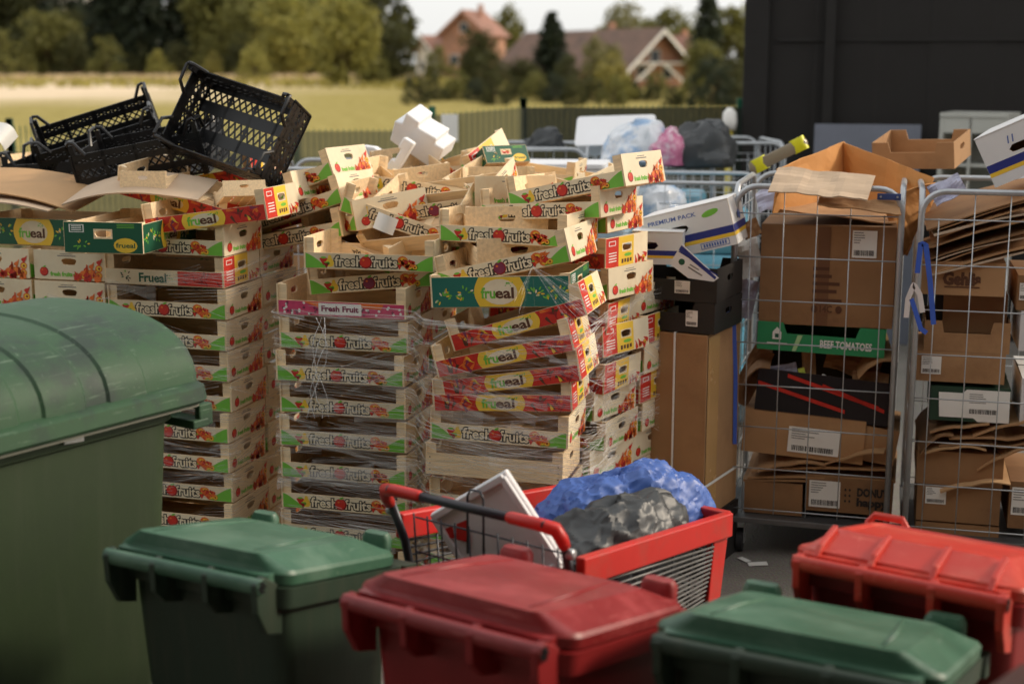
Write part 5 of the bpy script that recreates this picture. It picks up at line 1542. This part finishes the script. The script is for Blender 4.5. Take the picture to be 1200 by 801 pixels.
# wrappings heaped in the black tray
def scrap(px, py, C, ly, size, m, label, name='paper_scrap', yaw=0, roll=0, tilt=60, seed=1, cat='scrap', group=G1):
    x, z = hit(px, py, C, ly)
    M = C @ frame((x, ly, z), yaw, roll, tilt)
    from mathutils import noise
    mb = MB(); mb.grid(lambda u, v: ((u - .5) * size[0], (v - .5) * size[1], .35 * min(size) * noise.noise(Vector((u * 2.5 + seed, v * 2.5, seed)))), 8, 8)
    return tag(mb.build(name, m, M=M, solid=.003), label, cat, group)
LILAC = mat('lilac_film', srgb(178, 178, 200), .3)
scrap(918, 438, C1, -.28, (.13, .09), LILAC, 'crumpled lilac plastic wrapping in the black tray', 'plastic_scrap', 10, 10, 65, 3)
scrap(940, 437, C1, -.29, (.03, .05), mat('neon_paper', srgb(214, 226, 90), .5), 'small neon yellow scrap beside the lilac wrapping', 'paper_scrap', 0, 20, 70, 5)
scrap(968, 447, C1, -.30, (.06, .05), PWHITE, 'small white paper scrap in the black tray', 'paper_scrap', 0, -25, 70, 7)
scrap(992, 455, C1, -.31, (.08, .03), LILAC, 'torn pale strip beside the white scrap in the tray', 'paper_scrap', 0, -10, 75, 9)
scrap(948, 430, C1, -.26, (.06, .15), CARD, 'upright brown board piece between the tray wrappings', 'cardboard_piece', 0, 5, 80, 11)
scrap(1000, 425, C1, -.22, (.25, .12), CARD_DK, 'bent brown board leaning below the green tray', 'cardboard_piece', 0, -12, 50, 13)
scrap(1020, 444, C1, -.28, (.16, .07), CARD, 'flat brown board at the tray end under the green tray', 'cardboard_piece', 0, -2, 60, 14)
scrap(880, 440, C1, -.25, (.10, .28), CARD_DK, 'dark board standing at the cage corner by the tray', 'cardboard_piece', 0, -25, 80, 15)
M, s = in_cage(C1, 887, 381, 1037, 414, .42, roll=-1.5); t = tray('produce_tray', 'green cardboard vegetable tray under the large brown box', 'tray', M, s, mat('tray_green_board', srgb(44, 146, 92), .55, var=.06), G1, m_in=CARD_IN)
F = faceF(s[0], s[1]); mb = MB()
put_text(mb, 'BEEF TOMATOES', F, s[0] * .0, s[0] * .40, s[2] * .22, s[2] * .26, 1, 0, .03)
mb.build('lettering', [PWHITE], t); mb = MB()
mb.poly([F(-s[0] * .38, s[2] * .4, 1), F(-s[0] * .31, s[2] * .4, 1), F(-s[0] * .31, s[2] * .66, 1), F(-s[0] * .345, s[2] * .84, 1), F(-s[0] * .38, s[2] * .66, 1)], 0)
rect(mb, F, -s[0] * .36, s[2] * .46, -s[0] * .33, s[2] * .6, 2, 1); rect(mb, F, -s[0] * .42, s[2] * .22, -s[0] * .26, s[2] * .28, 1, 0)
mb.poly([F(-s[0] * .22, 0.002, 1), F(-s[0] * .19, .002, 1), F(-s[0] * .14, s[2] * .6, 1), F(-s[0] * .18, s[2] * .6, 1)], 2)
mb.build('print', [PWHITE, PDGREEN, mat('print_pale_green', srgb(170, 206, 150), .5)], t)
M, s = in_cage(C1, 891, 246, 1049, 382, .56, -.33); t = cbox('cardboard_box', 'large brown box with a white label filling the upper cage', 'box', M, (s[0], .56, s[2] * .86), CARD_DK, G1, closed=True)
F = faceF(s[0], .56); z = s[2] * .86; ship_label(t, F, s[0] * .18, z * .70, s[0] * .36, z * .97, random.Random(12))
mb = MB()
for k, (a, b) in enumerate(((-.10, .02), (-.10, .04), (-.10, .10), (-.10, .08))): rect(mb, F, s[0] * a, z * (.56 - .075 * k), s[0] * b, z * (.595 - .075 * k), 1, 0)
put_text(mb, '14C', F, -s[0] * .04, s[0] * .05, z * .14, z * .07, 1, 0, .02); blob(mb, F, -s[0] * .08, z * .17, s[0] * .025, z * .04, 1, 0, 10); blob(mb, F, s[0] * .10, z * .17, s[0] * .025, z * .04, 1, 0, 10)
rect(mb, F, -s[0] * .10, z * .245, s[0] * .12, z * .275, 1, 0)
mb.build('print', [PBROWN], t); mb = MB(); rect(mb, F, -s[0] * .07, 0.002, s[0] * .02, z - .002, .4, 0); mb.build('tape', mat('brown_tape', srgb(116, 80, 52), .4), t)
# big torn open carton lying on top of the cage: crossing panels folded open
def panel3(t, name, pts, m, th=.006, wob=.012, seed=1):
    """four-cornered cardboard panel p00 p10 p11 p01 with a slight warp"""
    from mathutils import noise
    a, b, c, d = [Vector(p) for p in pts]; n = (b - a).cross(d - a).normalized(); mb = MB()
    mb.grid(lambda u, v: a.lerp(b, u).lerp(d.lerp(c, u), v) + n * (wob * noise.noise(Vector((u * 3 + seed, v * 3, seed * 2.3))) + wob * .4 * noise.noise(Vector((u * 9, v * 2, seed)))), 14, 8)
    return mb.build(name, m, t, solid=th)
t = thing('open_carton', 'large torn open brown carton lying across the cage top', 'box', (0, 0, 0), group=G1)
A = lambda px, py, Y: atY(px, py, Y)
panel3(t, 'side_panel', [A(910, 198, 6.25), A(990, 166, 6.95), A(988, 240, 6.95), A(906, 250, 6.30)], CARD_SUN, seed=2)
panel3(t, 'side_panel', [A(988, 166, 6.95), A(1095, 208, 6.55), A(1062, 300, 6.50), A(985, 246, 6.95)], CARD_SUN, seed=4, wob=.02)
panel3(t, 'flap', [A(900, 224, 6.10), A(1016, 235, 6.05), A(1026, 206, 6.22), A(912, 196, 6.26)], CARD_GR, seed=6, wob=.016)  # shade on this flap is put into its greyer board colour
panel3(t, 'flap', [A(1030, 232, 6.28), A(1096, 214, 6.42), A(1094, 232, 6.50), A(1060, 300, 6.45)], CARD_SUN, seed=8)
panel3(t, 'wall', [A(958, 240, 6.10), A(1056, 252, 6.12), A(1052, 236, 6.2), A(960, 232, 6.18)], CARD, seed=10)
panel3(t, 'base', [A(908, 246, 6.35), A(1050, 262, 6.3), A(1062, 232, 7.0), A(985, 226, 7.0)], CARD, seed=12)
M, s = in_cage(C1, 1028, 226, 1056, 234, .01, -.42); t = thing('cage_plate', 'small blue plate fixed at the upper gate corner', 'plate', M=M)
mb = MB(); mb.box((0, 0, .012), (s[0], .004, .028)); mb.build('plate', mat('plate_blue', srgb(60, 78, 128), .4), t, bevel=.002)
for x in (-.035, .035):
    mb = MB(); mb.tube([(x, -.002, .012), (x, -.006, .012)], .005, 8); mb.build('rivet', STEEL, t)
# brown tray tipped at the back of the cage
t = tray('display_tray', 'brown open tray propped up behind the torn carton', 'tray', put((0, 0, .05), 1080, 178, 7.1, -32, 2, 10), (.40, .30, .13), CARD, G1, notch=True)
# yellow wrapped packet behind
t = thing('paper_packet', 'neon yellow and clear packet behind the torn carton', 'packet', M=put((0, 0, 0), 912, 182, 7.2, -15, 28), group=G1)
mb = MB(); mb.loft([rr(.30, .07, .02, -.03), rr(.32, .09, .03, 0), rr(.30, .07, .02, .03)], 0); mb.build('wrapper', mat('clear_wrapper', srgb(150, 140, 120), .2), t, auto=40)
for x in (-.10, .115):
    mb = MB(); mb.loft([rr(.075, .078, .02, -.034, x), rr(.078, .096, .03, 0, x), rr(.075, .078, .02, .036, x)], 0); mb.build('label_band', mat('neon_yellow', srgb(222, 220, 40), .4), t, auto=40)
# wrappings behind the gate between box and post
scrap(878, 300, C1, -.25, (.10, .20), PWHITE, 'crumpled white paper between the large box and the cage post', 'paper_scrap', 0, 15, 75, 21)
scrap(874, 350, C1, -.22, (.09, .18), LILAC, 'crumpled grey film beside the large brown box', 'plastic_scrap', 0, -10, 75, 23)
scrap(880, 268, C1, -.30, (.08, .08), CARD, 'bent brown board scrap at the cage top corner', 'cardboard_piece', 0, 25, 70, 25)
scrap(1110, 222, C2, -.30, (.14, .10), LILAC, 'clear crumpled film on the corner of the second cage', 'plastic_scrap', 0, 30, 60, 27, 'scrap', G2)
# second cage from the deck up
def cage2box(px0, py0, px1, py1, dep, lb, m=CARD_DK, roll=0, label_at=None, seed=1, ly=-.34):
    M, s = in_cage(C2, px0, py0, px1, py1, dep, ly, roll)
    t = cbox('cardboard_box', lb, 'box', M, s, m, G2)
    if label_at:
        a, b, c, d = label_at; ship_label(t, faceF(s[0], s[1]), s[0] * a, s[2] * b, s[0] * c, s[2] * d, random.Random(seed))
    return t, s
cage2box(1072, 615, 1170, 648, .5, 'brown box on the deck of the second cage behind the scarlet bin')
cage2box(1074, 571, 1172, 612, .5, 'brown box with a tilted white label low in the second cage', CARD_DK, 0, (-.40, .5, -.15, .98), 31)
cage2box(1182, 566, 1236, 620, .5, 'brown box with white label low at the frame edge', CARD_DK, 0, (-.45, .3, .1, .9), 33)
cage2box(1074, 531, 1176, 569, .5, 'brown box with faded print under the crumpled boards', CARD_DK)
for k, (a, b, c, d, rl, lb) in enumerate([(1100, 524, 1230, 531, -3, 'torn board edge lying above the faded box'), (1112, 508, 1230, 522, -6, 'crumpled brown board in the middle of the second cage'), (1090, 497, 1160, 508, 4, 'bent brown board on the crumpled one'), (1140, 492, 1235, 506, 10, 'creased brown board below the white labelled box')]):
    M, s = in_cage(C2, a, b, c, d, .5, -.36, rl); board_sheet('cardboard_sheet', lb, M, (s[0], .5), CARD, .03, G2, .008, k + 10, .6)
M, s = in_cage(C2, 1090, 455, 1184, 494, .45); t = cbox('cardboard_box', 'dark green box with a big white address label', 'box', M, s, mat('dark_green_board', srgb(36, 66, 48), .6), G2)
F = faceF(s[0], s[1]); mb = MB(); mb.poly([F(-s[0] * .38, s[2] * .12, 1), F(s[0] * .05, s[2] * .12, 1), F(s[0] * .10, .003, 1), F(s[0] * .495, .003, 1), F(s[0] * .49, s[2] * .97, 1), F(-s[0] * .05, s[2] * .97, 1), F(-s[0] * .1, s[2] * .86, 1), F(-s[0] * .40, s[2] * .86, 1)], 0); mb.build('white_panel', [PWHITE], t)
ship_label(t, lambda u, v, l: F(u, v, l + 1), -s[0] * .04, s[2] * .2, s[0] * .38, s[2] * .9, random.Random(34))
cage2box(1196, 445, 1240, 500, .5, 'white box low at the frame edge beside the green one', WBOARD)
cage2box(1071, 413, 1178, 448, .45, 'flat brown box with a square white label under the notched tray', CARD, 0, (-.42, .25, -.20, .85), 35)
M, s = in_cage(C2, 1083, 377, 1184, 413, .4); t = tray('display_tray', 'brown display tray with a notched front in the second cage', 'tray', M, s, CARD, G2)
M, s = in_cage(C2, 1105, 345, 1180, 390, .3, -.22); cbox('cardboard_box', 'dark brown box standing in the notched tray', 'box', M, s, CARD_DK, G2)
M, s = in_cage(C2, 1074, 308, 1178, 346, .4); t = cbox('cardboard_box', 'brown box with dark brown name lettering under the flattened boards', 'box', M, s, CARD, G2)
F = faceF(s[0], s[1]); mb = MB(); put_text(mb, 'Gehlis', F, -s[0] * .19, s[0] * .22, s[2] * .34, s[2] * .36, 1, 0, .06); rect(mb, F, -s[0] * .18, s[2] * .24, s[0] * .22, s[2] * .28, 1, 0); mb.build('print', [PBROWN], t)
cage2box(1192, 324, 1240, 364, .5, 'brown box at the frame edge above the white ones', CARD_DK, 0, (-.45, .3, -.2, .8), 37)
cage2box(1195, 366, 1240, 412, .5, 'white box at the frame edge under a brown one', WBOARD)
cage2box(1090, 348, 1180, 376, .3, 'small dark box behind the blue strap in the second cage', BLACKB, ly=-.2)
for k, (C, a, b, c, d, rl, yw, lb, m_) in enumerate([
 (C1, 884, 536, 960, 552, -8, 6, 'torn brown board edge above the cage corner box', CARD), (C1, 960, 520, 1046, 545, 6, -8, 'crumpled brown board beside the dented small box', CARD_IN), (C1, 1000, 418, 1046, 432, 14, 5, 'crushed board stuffed under the green tray end', CARD),
 (C1, 868, 418, 905, 440, 22, 0, 'bent board corner stuffed beside the green tray', CARD_DK), (C2, 1080, 520, 1150, 530, -9, 5, 'crushed board corner over the faded box', CARD_IN), (C2, 1150, 512, 1230, 540, 12, -6, 'folded torn board beside the faded box', CARD),
 (C2, 1076, 498, 1120, 520, 18, 0, 'small torn board standing by the cage post', CARD_DK), (C2, 1100, 566, 1180, 575, -5, 3, 'thin torn board between the two lowest boxes', CARD_IN)]):
    M, s = in_cage(C, a, b, c, d, .4, -.36 - .002 * k, rl, yw, 8); board_sheet('cardboard_piece', lb, M, (s[0], .4), m_, .05, G1 if C is C1 else G2, .006, 70 + k, .45)
# flattened cartons slanting on top
rg = random.Random(41)
for k in range(11):
    f = k / 10
    M, s = in_cage(C2, 1086 + 5 * rg.random(), 300 - 62 * f, 1240, 304 - 62 * f, .55, -.37 + .02 * rg.random(), 17 + rg.uniform(-4, 4), rg.uniform(-4, 4), rg.uniform(-4, 6))
    board_sheet('flattened_carton', ORD[10 - k] + ' of the flattened brown cartons slanting in the second cage', M, (s[0] * rg.uniform(.85, 1.1), .55), rg.choice([CARD, CARD_DK, CARD_GR, CARD]), .01, 'flattened cartons in the second roll cage', .006, 50 + k)
M, s = in_cage(C2, 1160, 158, 1240, 214, .34, -.36, 20); t = banana_box('white box with a navy and yellow stripe on the second cage', M @ frame((.13, 0, .03), -14, 6), (.40, .36, .22), 'x', random.Random(44), texts=False)
# strap and ribbon on the post
def ribbon(name, label, pts, wd, m, cat='strap', up=(0, 1, 0)):
    mb = MB(); P_ = [Vector(p) for p in pts]
    fine = []
    for i in range(len(P_) - 1):
        for k in range(6): fine.append(P_[i].lerp(P_[i + 1], k / 6))
    fine.append(P_[-1]); prev = None
    for i, p in enumerate(fine):
        t_ = (fine[min(i + 1, len(fine) - 1)] - fine[max(i - 1, 0)]).normalized(); n = t_.cross(Vector(up))
        n = n.normalized() if n.length > 1e-3 else Vector((1, 0, 0))
        a, b = p - n * wd / 2, p + n * wd / 2
        if prev: mb.poly([prev[0], a, b, prev[1]])
        prev = (a, b)
    return tag(mb.build(name, m, solid=.0015), label, cat)
A = lambda px, py, Y=5.93: atY(px, py, Y)
ribbon('blue_strap', 'blue strap looped through the second cage beside its post', [A(1075, 320), A(1079, 285), A(1085, 287), A(1090, 330), A(1094, 380)], .022, BLUESTRAP)
ribbon('blue_strap', 'blue strap end hanging under the white ribbon knot', [A(1068, 350), A(1072, 362), A(1079, 385), A(1086, 390)], .02, BLUESTRAP)
ribbon('white_ribbon', 'pale ribbon knotted round the second cage post', [A(1062, 372), A(1064, 350), A(1071, 333), A(1078, 345), A(1081, 366)], .022, mat('ribbon_white', srgb(222, 212, 208), .6), 'ribbon')
ribbon('blue_strap', 'blue strap hanging down the post beside the tall brown box', [A(855, 366, 6.30), A(860, 372, 6.30), A(862, 440, 6.32), A(861, 520, 6.33)], .018, BLUESTRAP)
mb = MB(); mb.loft([[(p[0] * k, p[1] * k, z) for p in rr(.036, .036, .016, 0)] for z, k in ((-.018, .7), (-.008, 1.1), (.008, 1.1), (.018, .7))], 0)
q = A(856, 369, 6.335); tag(mb.build('strap_knot', BLUESTRAP, M=frame(q), auto=40), 'blue knot tied on the cage post by the black boxes', 'knot')

# ---------------------------------------------------------------- cages farther back and what lies on them
def back_cage(px, Y, yaw, lb, ht=1.7):
    x = (px - 600) / CAM_F * Y; M = frame((x, Y, 0), yaw); roll_cage(M, lb, ht=ht); return M
K1 = back_cage(632, 9.9, -8, 'roll cage at the back under the white lid'); K2 = back_cage(772, 9.7, -8, 'roll cage at the back under the clear plastic bags'); K3 = back_cage(845, 10.6, 4, 'roll cage beside the shed corner')
K4 = back_cage(680, 8.3, -10, 'roll cage with pale blue packs behind the tipped crate', 1.64); K5 = back_cage(395, 8.6, -6, 'roll cage behind the heap between the two crate stacks', 1.66); K6 = back_cage(815, 8.6, -12, 'roll cage with bright blue packs behind the striped box', 1.58)
CYAN = mat('cyan_pack', srgb(120, 196, 222), .3, var=.18, scale=14)
PALEB = mat('pale_blue_pack', srgb(178, 206, 224), .35, var=.12, scale=10)
def packs(C, rows, lbs, m, z0=.2, h=.24):
    for k in range(rows):
        t = thing('shrink_pack', lbs + ', ' + ORD[rows - 1 - k] + ' from its load', 'pack', M=C @ frame((0, 0, z0 + k * h), rnd.uniform(-3, 3)), group='shrink wrapped packs in the far cages')
        mb = MB(); mb.loft([rr(.58, .60, .05, .004), rr(.62, .64, .06, .03), rr(.62, .64, .06, h - .04), rr(.58, .60, .05, h - .005)], 0); mb.build('wrap', m, t, auto=40)
        mb = MB(); rect(mb, lambda u, v, l: (u, -.3205 - .0006 * l, v), -.12, h * .3, .10, h * .7, 1, 0); mb.build('pack_label', PWHITE, t)
packs(K4, 6, 'pale blue shrink wrapped pack behind the tipped crate', PALEB); packs(K6, 5, 'bright blue shrink wrapped pack behind the striped box', CYAN); packs(K1, 5, 'pale pack in the cage under the white lid', WBOARD); packs(K2, 5, 'blue pack in the cage under the clear bags', CYAN); packs(K5, 5, 'brown load in the cage behind the heap', CARD); packs(K3, 4, 'dark pack in the cage beside the shed corner', BLACKB)
def lid_box(name, label, M, size, m):
    w_, d_, h_ = size; t = thing(name, label, 'foam box', M=M)
    mb = MB(); mb.loft([rr(w_ * .94, d_ * .94, .03, 0), rr(w_, d_, .03, h_ * .8)], 0); mb.build('body', m, t, auto=40)
    mb = MB(); mb.loft([rr(w_ * 1.03, d_ * 1.03, .03, h_ * .8 + .002), rr(w_ * 1.03, d_ * 1.03, .03, h_)], 0); mb.build('lid', m, t, auto=40, bevel=.005)
    return t
lid_box('foam_box', 'large white foam box lying tilted on the far cages', frame(atY(722, 166, 9.75), -8, 2, 34), (.52, .32, .10), FOAM)
lid_box('foam_box', 'white foam box with blue base inside the far cage', frame(atY(660, 222, 8.2), -8), (.50, .4, .16), FOAM)
lid_box('foam_box', 'greyish foam box at the far cage beside the dark bag', frame(atY(605, 222, 9.4), -6), (.42, .4, .16), WBOARD)
def bag(name, px, py, Y, r, m, lb, seed, amp=.05, sh=.6):
    p = atY(px, py, Y); crumple(bagshape(r[0], r[1], r[2], .02, sh), 40, 20, name, m, frame((p.x, p.y, p.z)), amp, seed, lb, 'plastic bag', (6, 5))
CLEARB = mat('clear_bag', srgb(226, 230, 236), .2, var=.12, scale=9, col2=srgb(150, 180, 214), c2scale=7, c2lo=.5, c2hi=.62); PINKB = mat('pink_bag', srgb(206, 120, 156), .25, var=.2, scale=8, col2=srgb(226, 206, 214), c2scale=8, c2lo=.48, c2hi=.6)
bag('clear_bag', 742, 188, 9.3, (.22, .18, .22), CLEARB, 'clear plastic bag heaped on the far cage by the white foam lid', 5)
bag('pink_bag', 776, 190, 9.25, (.13, .13, .18), PINKB, 'pink tinted plastic bag between clear and black bags', 9)
bag('black_bag', 820, 192, 9.35, (.21, .18, .25), BLACKBAG, 'shiny black bag on the far cage nearest the shed', 14)
bag('black_bag', 635, 172, 10.2, (.13, .12, .12), BLACKBAG, 'small dark bag on the far cage beside the white foam box', 19)
bag('clear_bag', 765, 262, 8.4, (.22, .2, .2), CLEARB, 'clear bag bulging out of the far cage above the striped box', 25)
scrap(905, 232, C1, .1, (.15, .12), LILAC, 'pale film hanging behind the torn carton', 'plastic_scrap', 0, 20, 60, 29)

# white cabinet and grey board before the shed
t = thing('open_cabinet', 'old white open cabinet standing against the dark shed', 'cabinet', frame((0, 0, 0)).translation, 0)
t.matrix_world = frame((3.58, 11.0, 0), -30); CABW = mat('cabinet_white', srgb(186, 186, 178), .5, var=.08)
mb = MB(); H_ = 1.86
for x in (-.235, .235): mb.box((x, 0, H_ / 2), (.03, .45, H_))
mb.box((0, .215, H_ / 2), (.44, .02, H_ - .01)); mb.box((0, 0, H_ + .016), (.50, .47, .03)); mb.box((0, -.21, H_ - .06), (.438, .03, .118)); mb.build('carcass', CABW, t)
for z in (.1, .65, 1.15, 1.5):
    mb = MB(); mb.box((0, -.01, z), (.438, .41, .02)); mb.build('shelf', CABW, t)
mb = MB(); mb.box((-.02, -.215, 1.0), (.02, .02, 1.7)); mb.build('mullion', CABW, t)
t = thing('leaning_board', 'grey blue board leaning against the dark shed beside the cabinet', 'board', M=frame((2.85, 11.5, 0), -12, 0, -5)); mb = MB(); mb.box((0, 0, .89), (.84, .03, 1.78)); mb.build('panel', mat('grey_blue_board', srgb(112, 116, 128), .6), t, bevel=.004)
mb = MB(); mb.box((0, -.02, .89), (.86, .01, .03)); mb.build('joint_strip', DSTEEL, t)

# ---------------------------------------------------------------- things on top of the crates by the container
GK = 'black plastic crates thrown on the heap'
def black_crate(M, label, L=.54, W=.36, H=.17):
    t = thing('plastic_crate', label, 'plastic crate', M=M, group=GK)
    def lattice(P, n1, hgt, name):
        """wall: solid rails with lattice rows of crossed bars between; P(u 0..1, v)"""
        mb = MB(); th = .005
        ln = (Vector(P(1, 0)) - Vector(P(0, 0))).length
        nrm = (Vector(P(1, 0)) - Vector(P(0, 0))).cross(Vector(P(0, .1)) - Vector(P(0, 0))).normalized()
        for v0, v1 in ((0, .012), (hgt * .26, hgt * .42), (hgt * .62, hgt * .78), (hgt - .026, hgt)):
            mb.bar(P(0, (v0 + v1) / 2), P(1, (v0 + v1) / 2), v1 - v0, th, 0, nrm)
        for v0, v1 in ((.012, hgt * .26), (hgt * .42, hgt * .62), (hgt * .78, hgt - .026)):
            for k in range(n1):
                mb.bar(P(k / n1, v0), P((k + 1) / n1, v1), .0078, th * .8, 0, nrm); mb.bar(P(k / n1, v1), P((k + 1) / n1, v0), .0078, th * .8, 0, nrm)
        for k in range(5): mb.bar(P(k / 4, 0), P(k / 4, hgt), .014, th, 0, nrm)
        return mb.build(name, BLACKP, t)
    for s in (-1, 1):
        lattice(lambda u, v: ((u - .5) * L, s * W / 2, v), 16, H, 'long_side')
        lattice(lambda u, v: (s * L / 2, (u - .5) * W, v), 10, H, 'end_wall')
    lattice(lambda u, v: ((u - .5) * L, -W / 2 + v, .002), 16, W, 'base')
    for sx in (-1, 1):
        for sy in (-1, 1):
            x, y = sx * L / 2, sy * W / 2; mb = MB()
            mb.tube([(x, y - sy * .12, H - .01), (x, y - sy * .085, H + .055), (x, y - sy * .01, H + .06), (x, y, H + .05), (x - sx * .01, y, H + .06), (x - sx * .03, y, H + .055), (x - sx * .07, y, H - .01)], .0085, 6)
            mb.box((x - sx * .012, y - sy * .012, H * .5 + .02), (.022, .022, H + .05)); mb.build('corner_handle', BLACKP, t, auto=40)
    return t
black_crate(put((0, 0, .04), 281, 155, 6.4, -24, -15, 64), 'black plastic crate standing on edge, its lattice base to the front')
black_crate(put((0, -.19, .08), 165, 196, 6.45, -4, 11, 8), 'black plastic crate lying open below the standing one', .60, .40, .19)
black_crate(put((0, -.19, .08), 120, 182, 6.95, 12, 17, 18), 'black plastic crate tilted up behind the lying one', .58, .38, .18)
black_crate(put((0, -.19, .05), 62, 208, 6.9, -6, 4, 6), 'black plastic crate half buried under the tan cardboard sheet', .5, .36, .12)
def sheet_at(label, c, size, yaw, roll, tilt, m, bend, seed):
    board_sheet('cardboard_sheet', label, put((0, 0, 0), *c, yaw, roll, tilt), size, m, bend, 'cardboard sheets on the crate heap', .006, seed)
sheet_at('tan cardboard sheet sloping over the crosswise crates', (40, 222, 6.4), (.62, .40), -14, -7, 10, CARD_IN, .03, 3)
sheet_at('pale curved cardboard sheet lying before the black crates', (165, 226, 6.2), (.62, .26), -10, 3, 14, CARD_GR, .05, 5)
sheet_at('small tan cardboard strip under the pale curved sheet', (20, 238, 6.25), (.40, .22), -10, -3, 6, CARD_GR, .02, 7)
board_sheet('white_scrap', 'white crumpled board poking in at the picture edge by the fence', put((0, 0, 0), 2, 160, 7.0, 10, -40, 50), (.11, .11), PWHITE, .04, None, .004, 9)
# ---------------------------------------------------------------- white foam pieces behind the heap
def foam_piece(label, M, pts, dep):
    mb = MB(); mb.prism([(x, 0, z) for x, z in pts], (0, dep, 0)); return tag(mb.build('foam_packing', FOAM, M=M, bevel=.008), label, 'foam packing', 'white foam packing pieces on the heap')
foam_piece('large white foam packing piece with stepped edges on the heap', put((0, 0, 0), 487, 168, 7.0, -15, -28, 18), [(-.13, -.06), (.10, -.08), (.14, -.02), (.14, .05), (.09, .05), (.09, .08), (-.02, .08), (-.02, .11), (-.10, .12), (-.10, .06), (-.14, .05)], .16)
foam_piece('slim white foam piece standing below the large one', put((0, 0, 0), 468, 183, 6.9, -10, 58), [(-.09, -.03), (.09, -.03), (.09, .03), (.03, .03), (.03, .012), (-.03, .012), (-.03, .03), (-.09, .03)], .06)
foam_piece('small grey white foam scrap beside the slim foam piece', put((0, 0, 0), 432, 180, 7.4, -10, -15), [(-.06, -.03), (.05, -.04), (.07, .02), (.02, .04), (-.05, .03)], .08)
board_sheet('torn_paper', 'torn white paper scrap stuck to the sliding crate strip', put((0, 0, 0), 452, 262, 5.84, -12, -20, 80), (.09, .07), PWHITE, .02, None, .002, 4)
# small litter on the asphalt
for k, (px, py, a, b, lb) in enumerate([(888, 660, .055, .02, 'flat white paper litter on the asphalt by the cart'), (872, 655, .02, .03, 'small white litter scrap nearest the cart corner')]):
    p = atZ(px, py, .006); board_sheet('paper_litter', lb, frame((p.x, p.y, .006), 30 * k), (a * 1.6, b * 2.2), PWHITE, .0, None, .001, k)
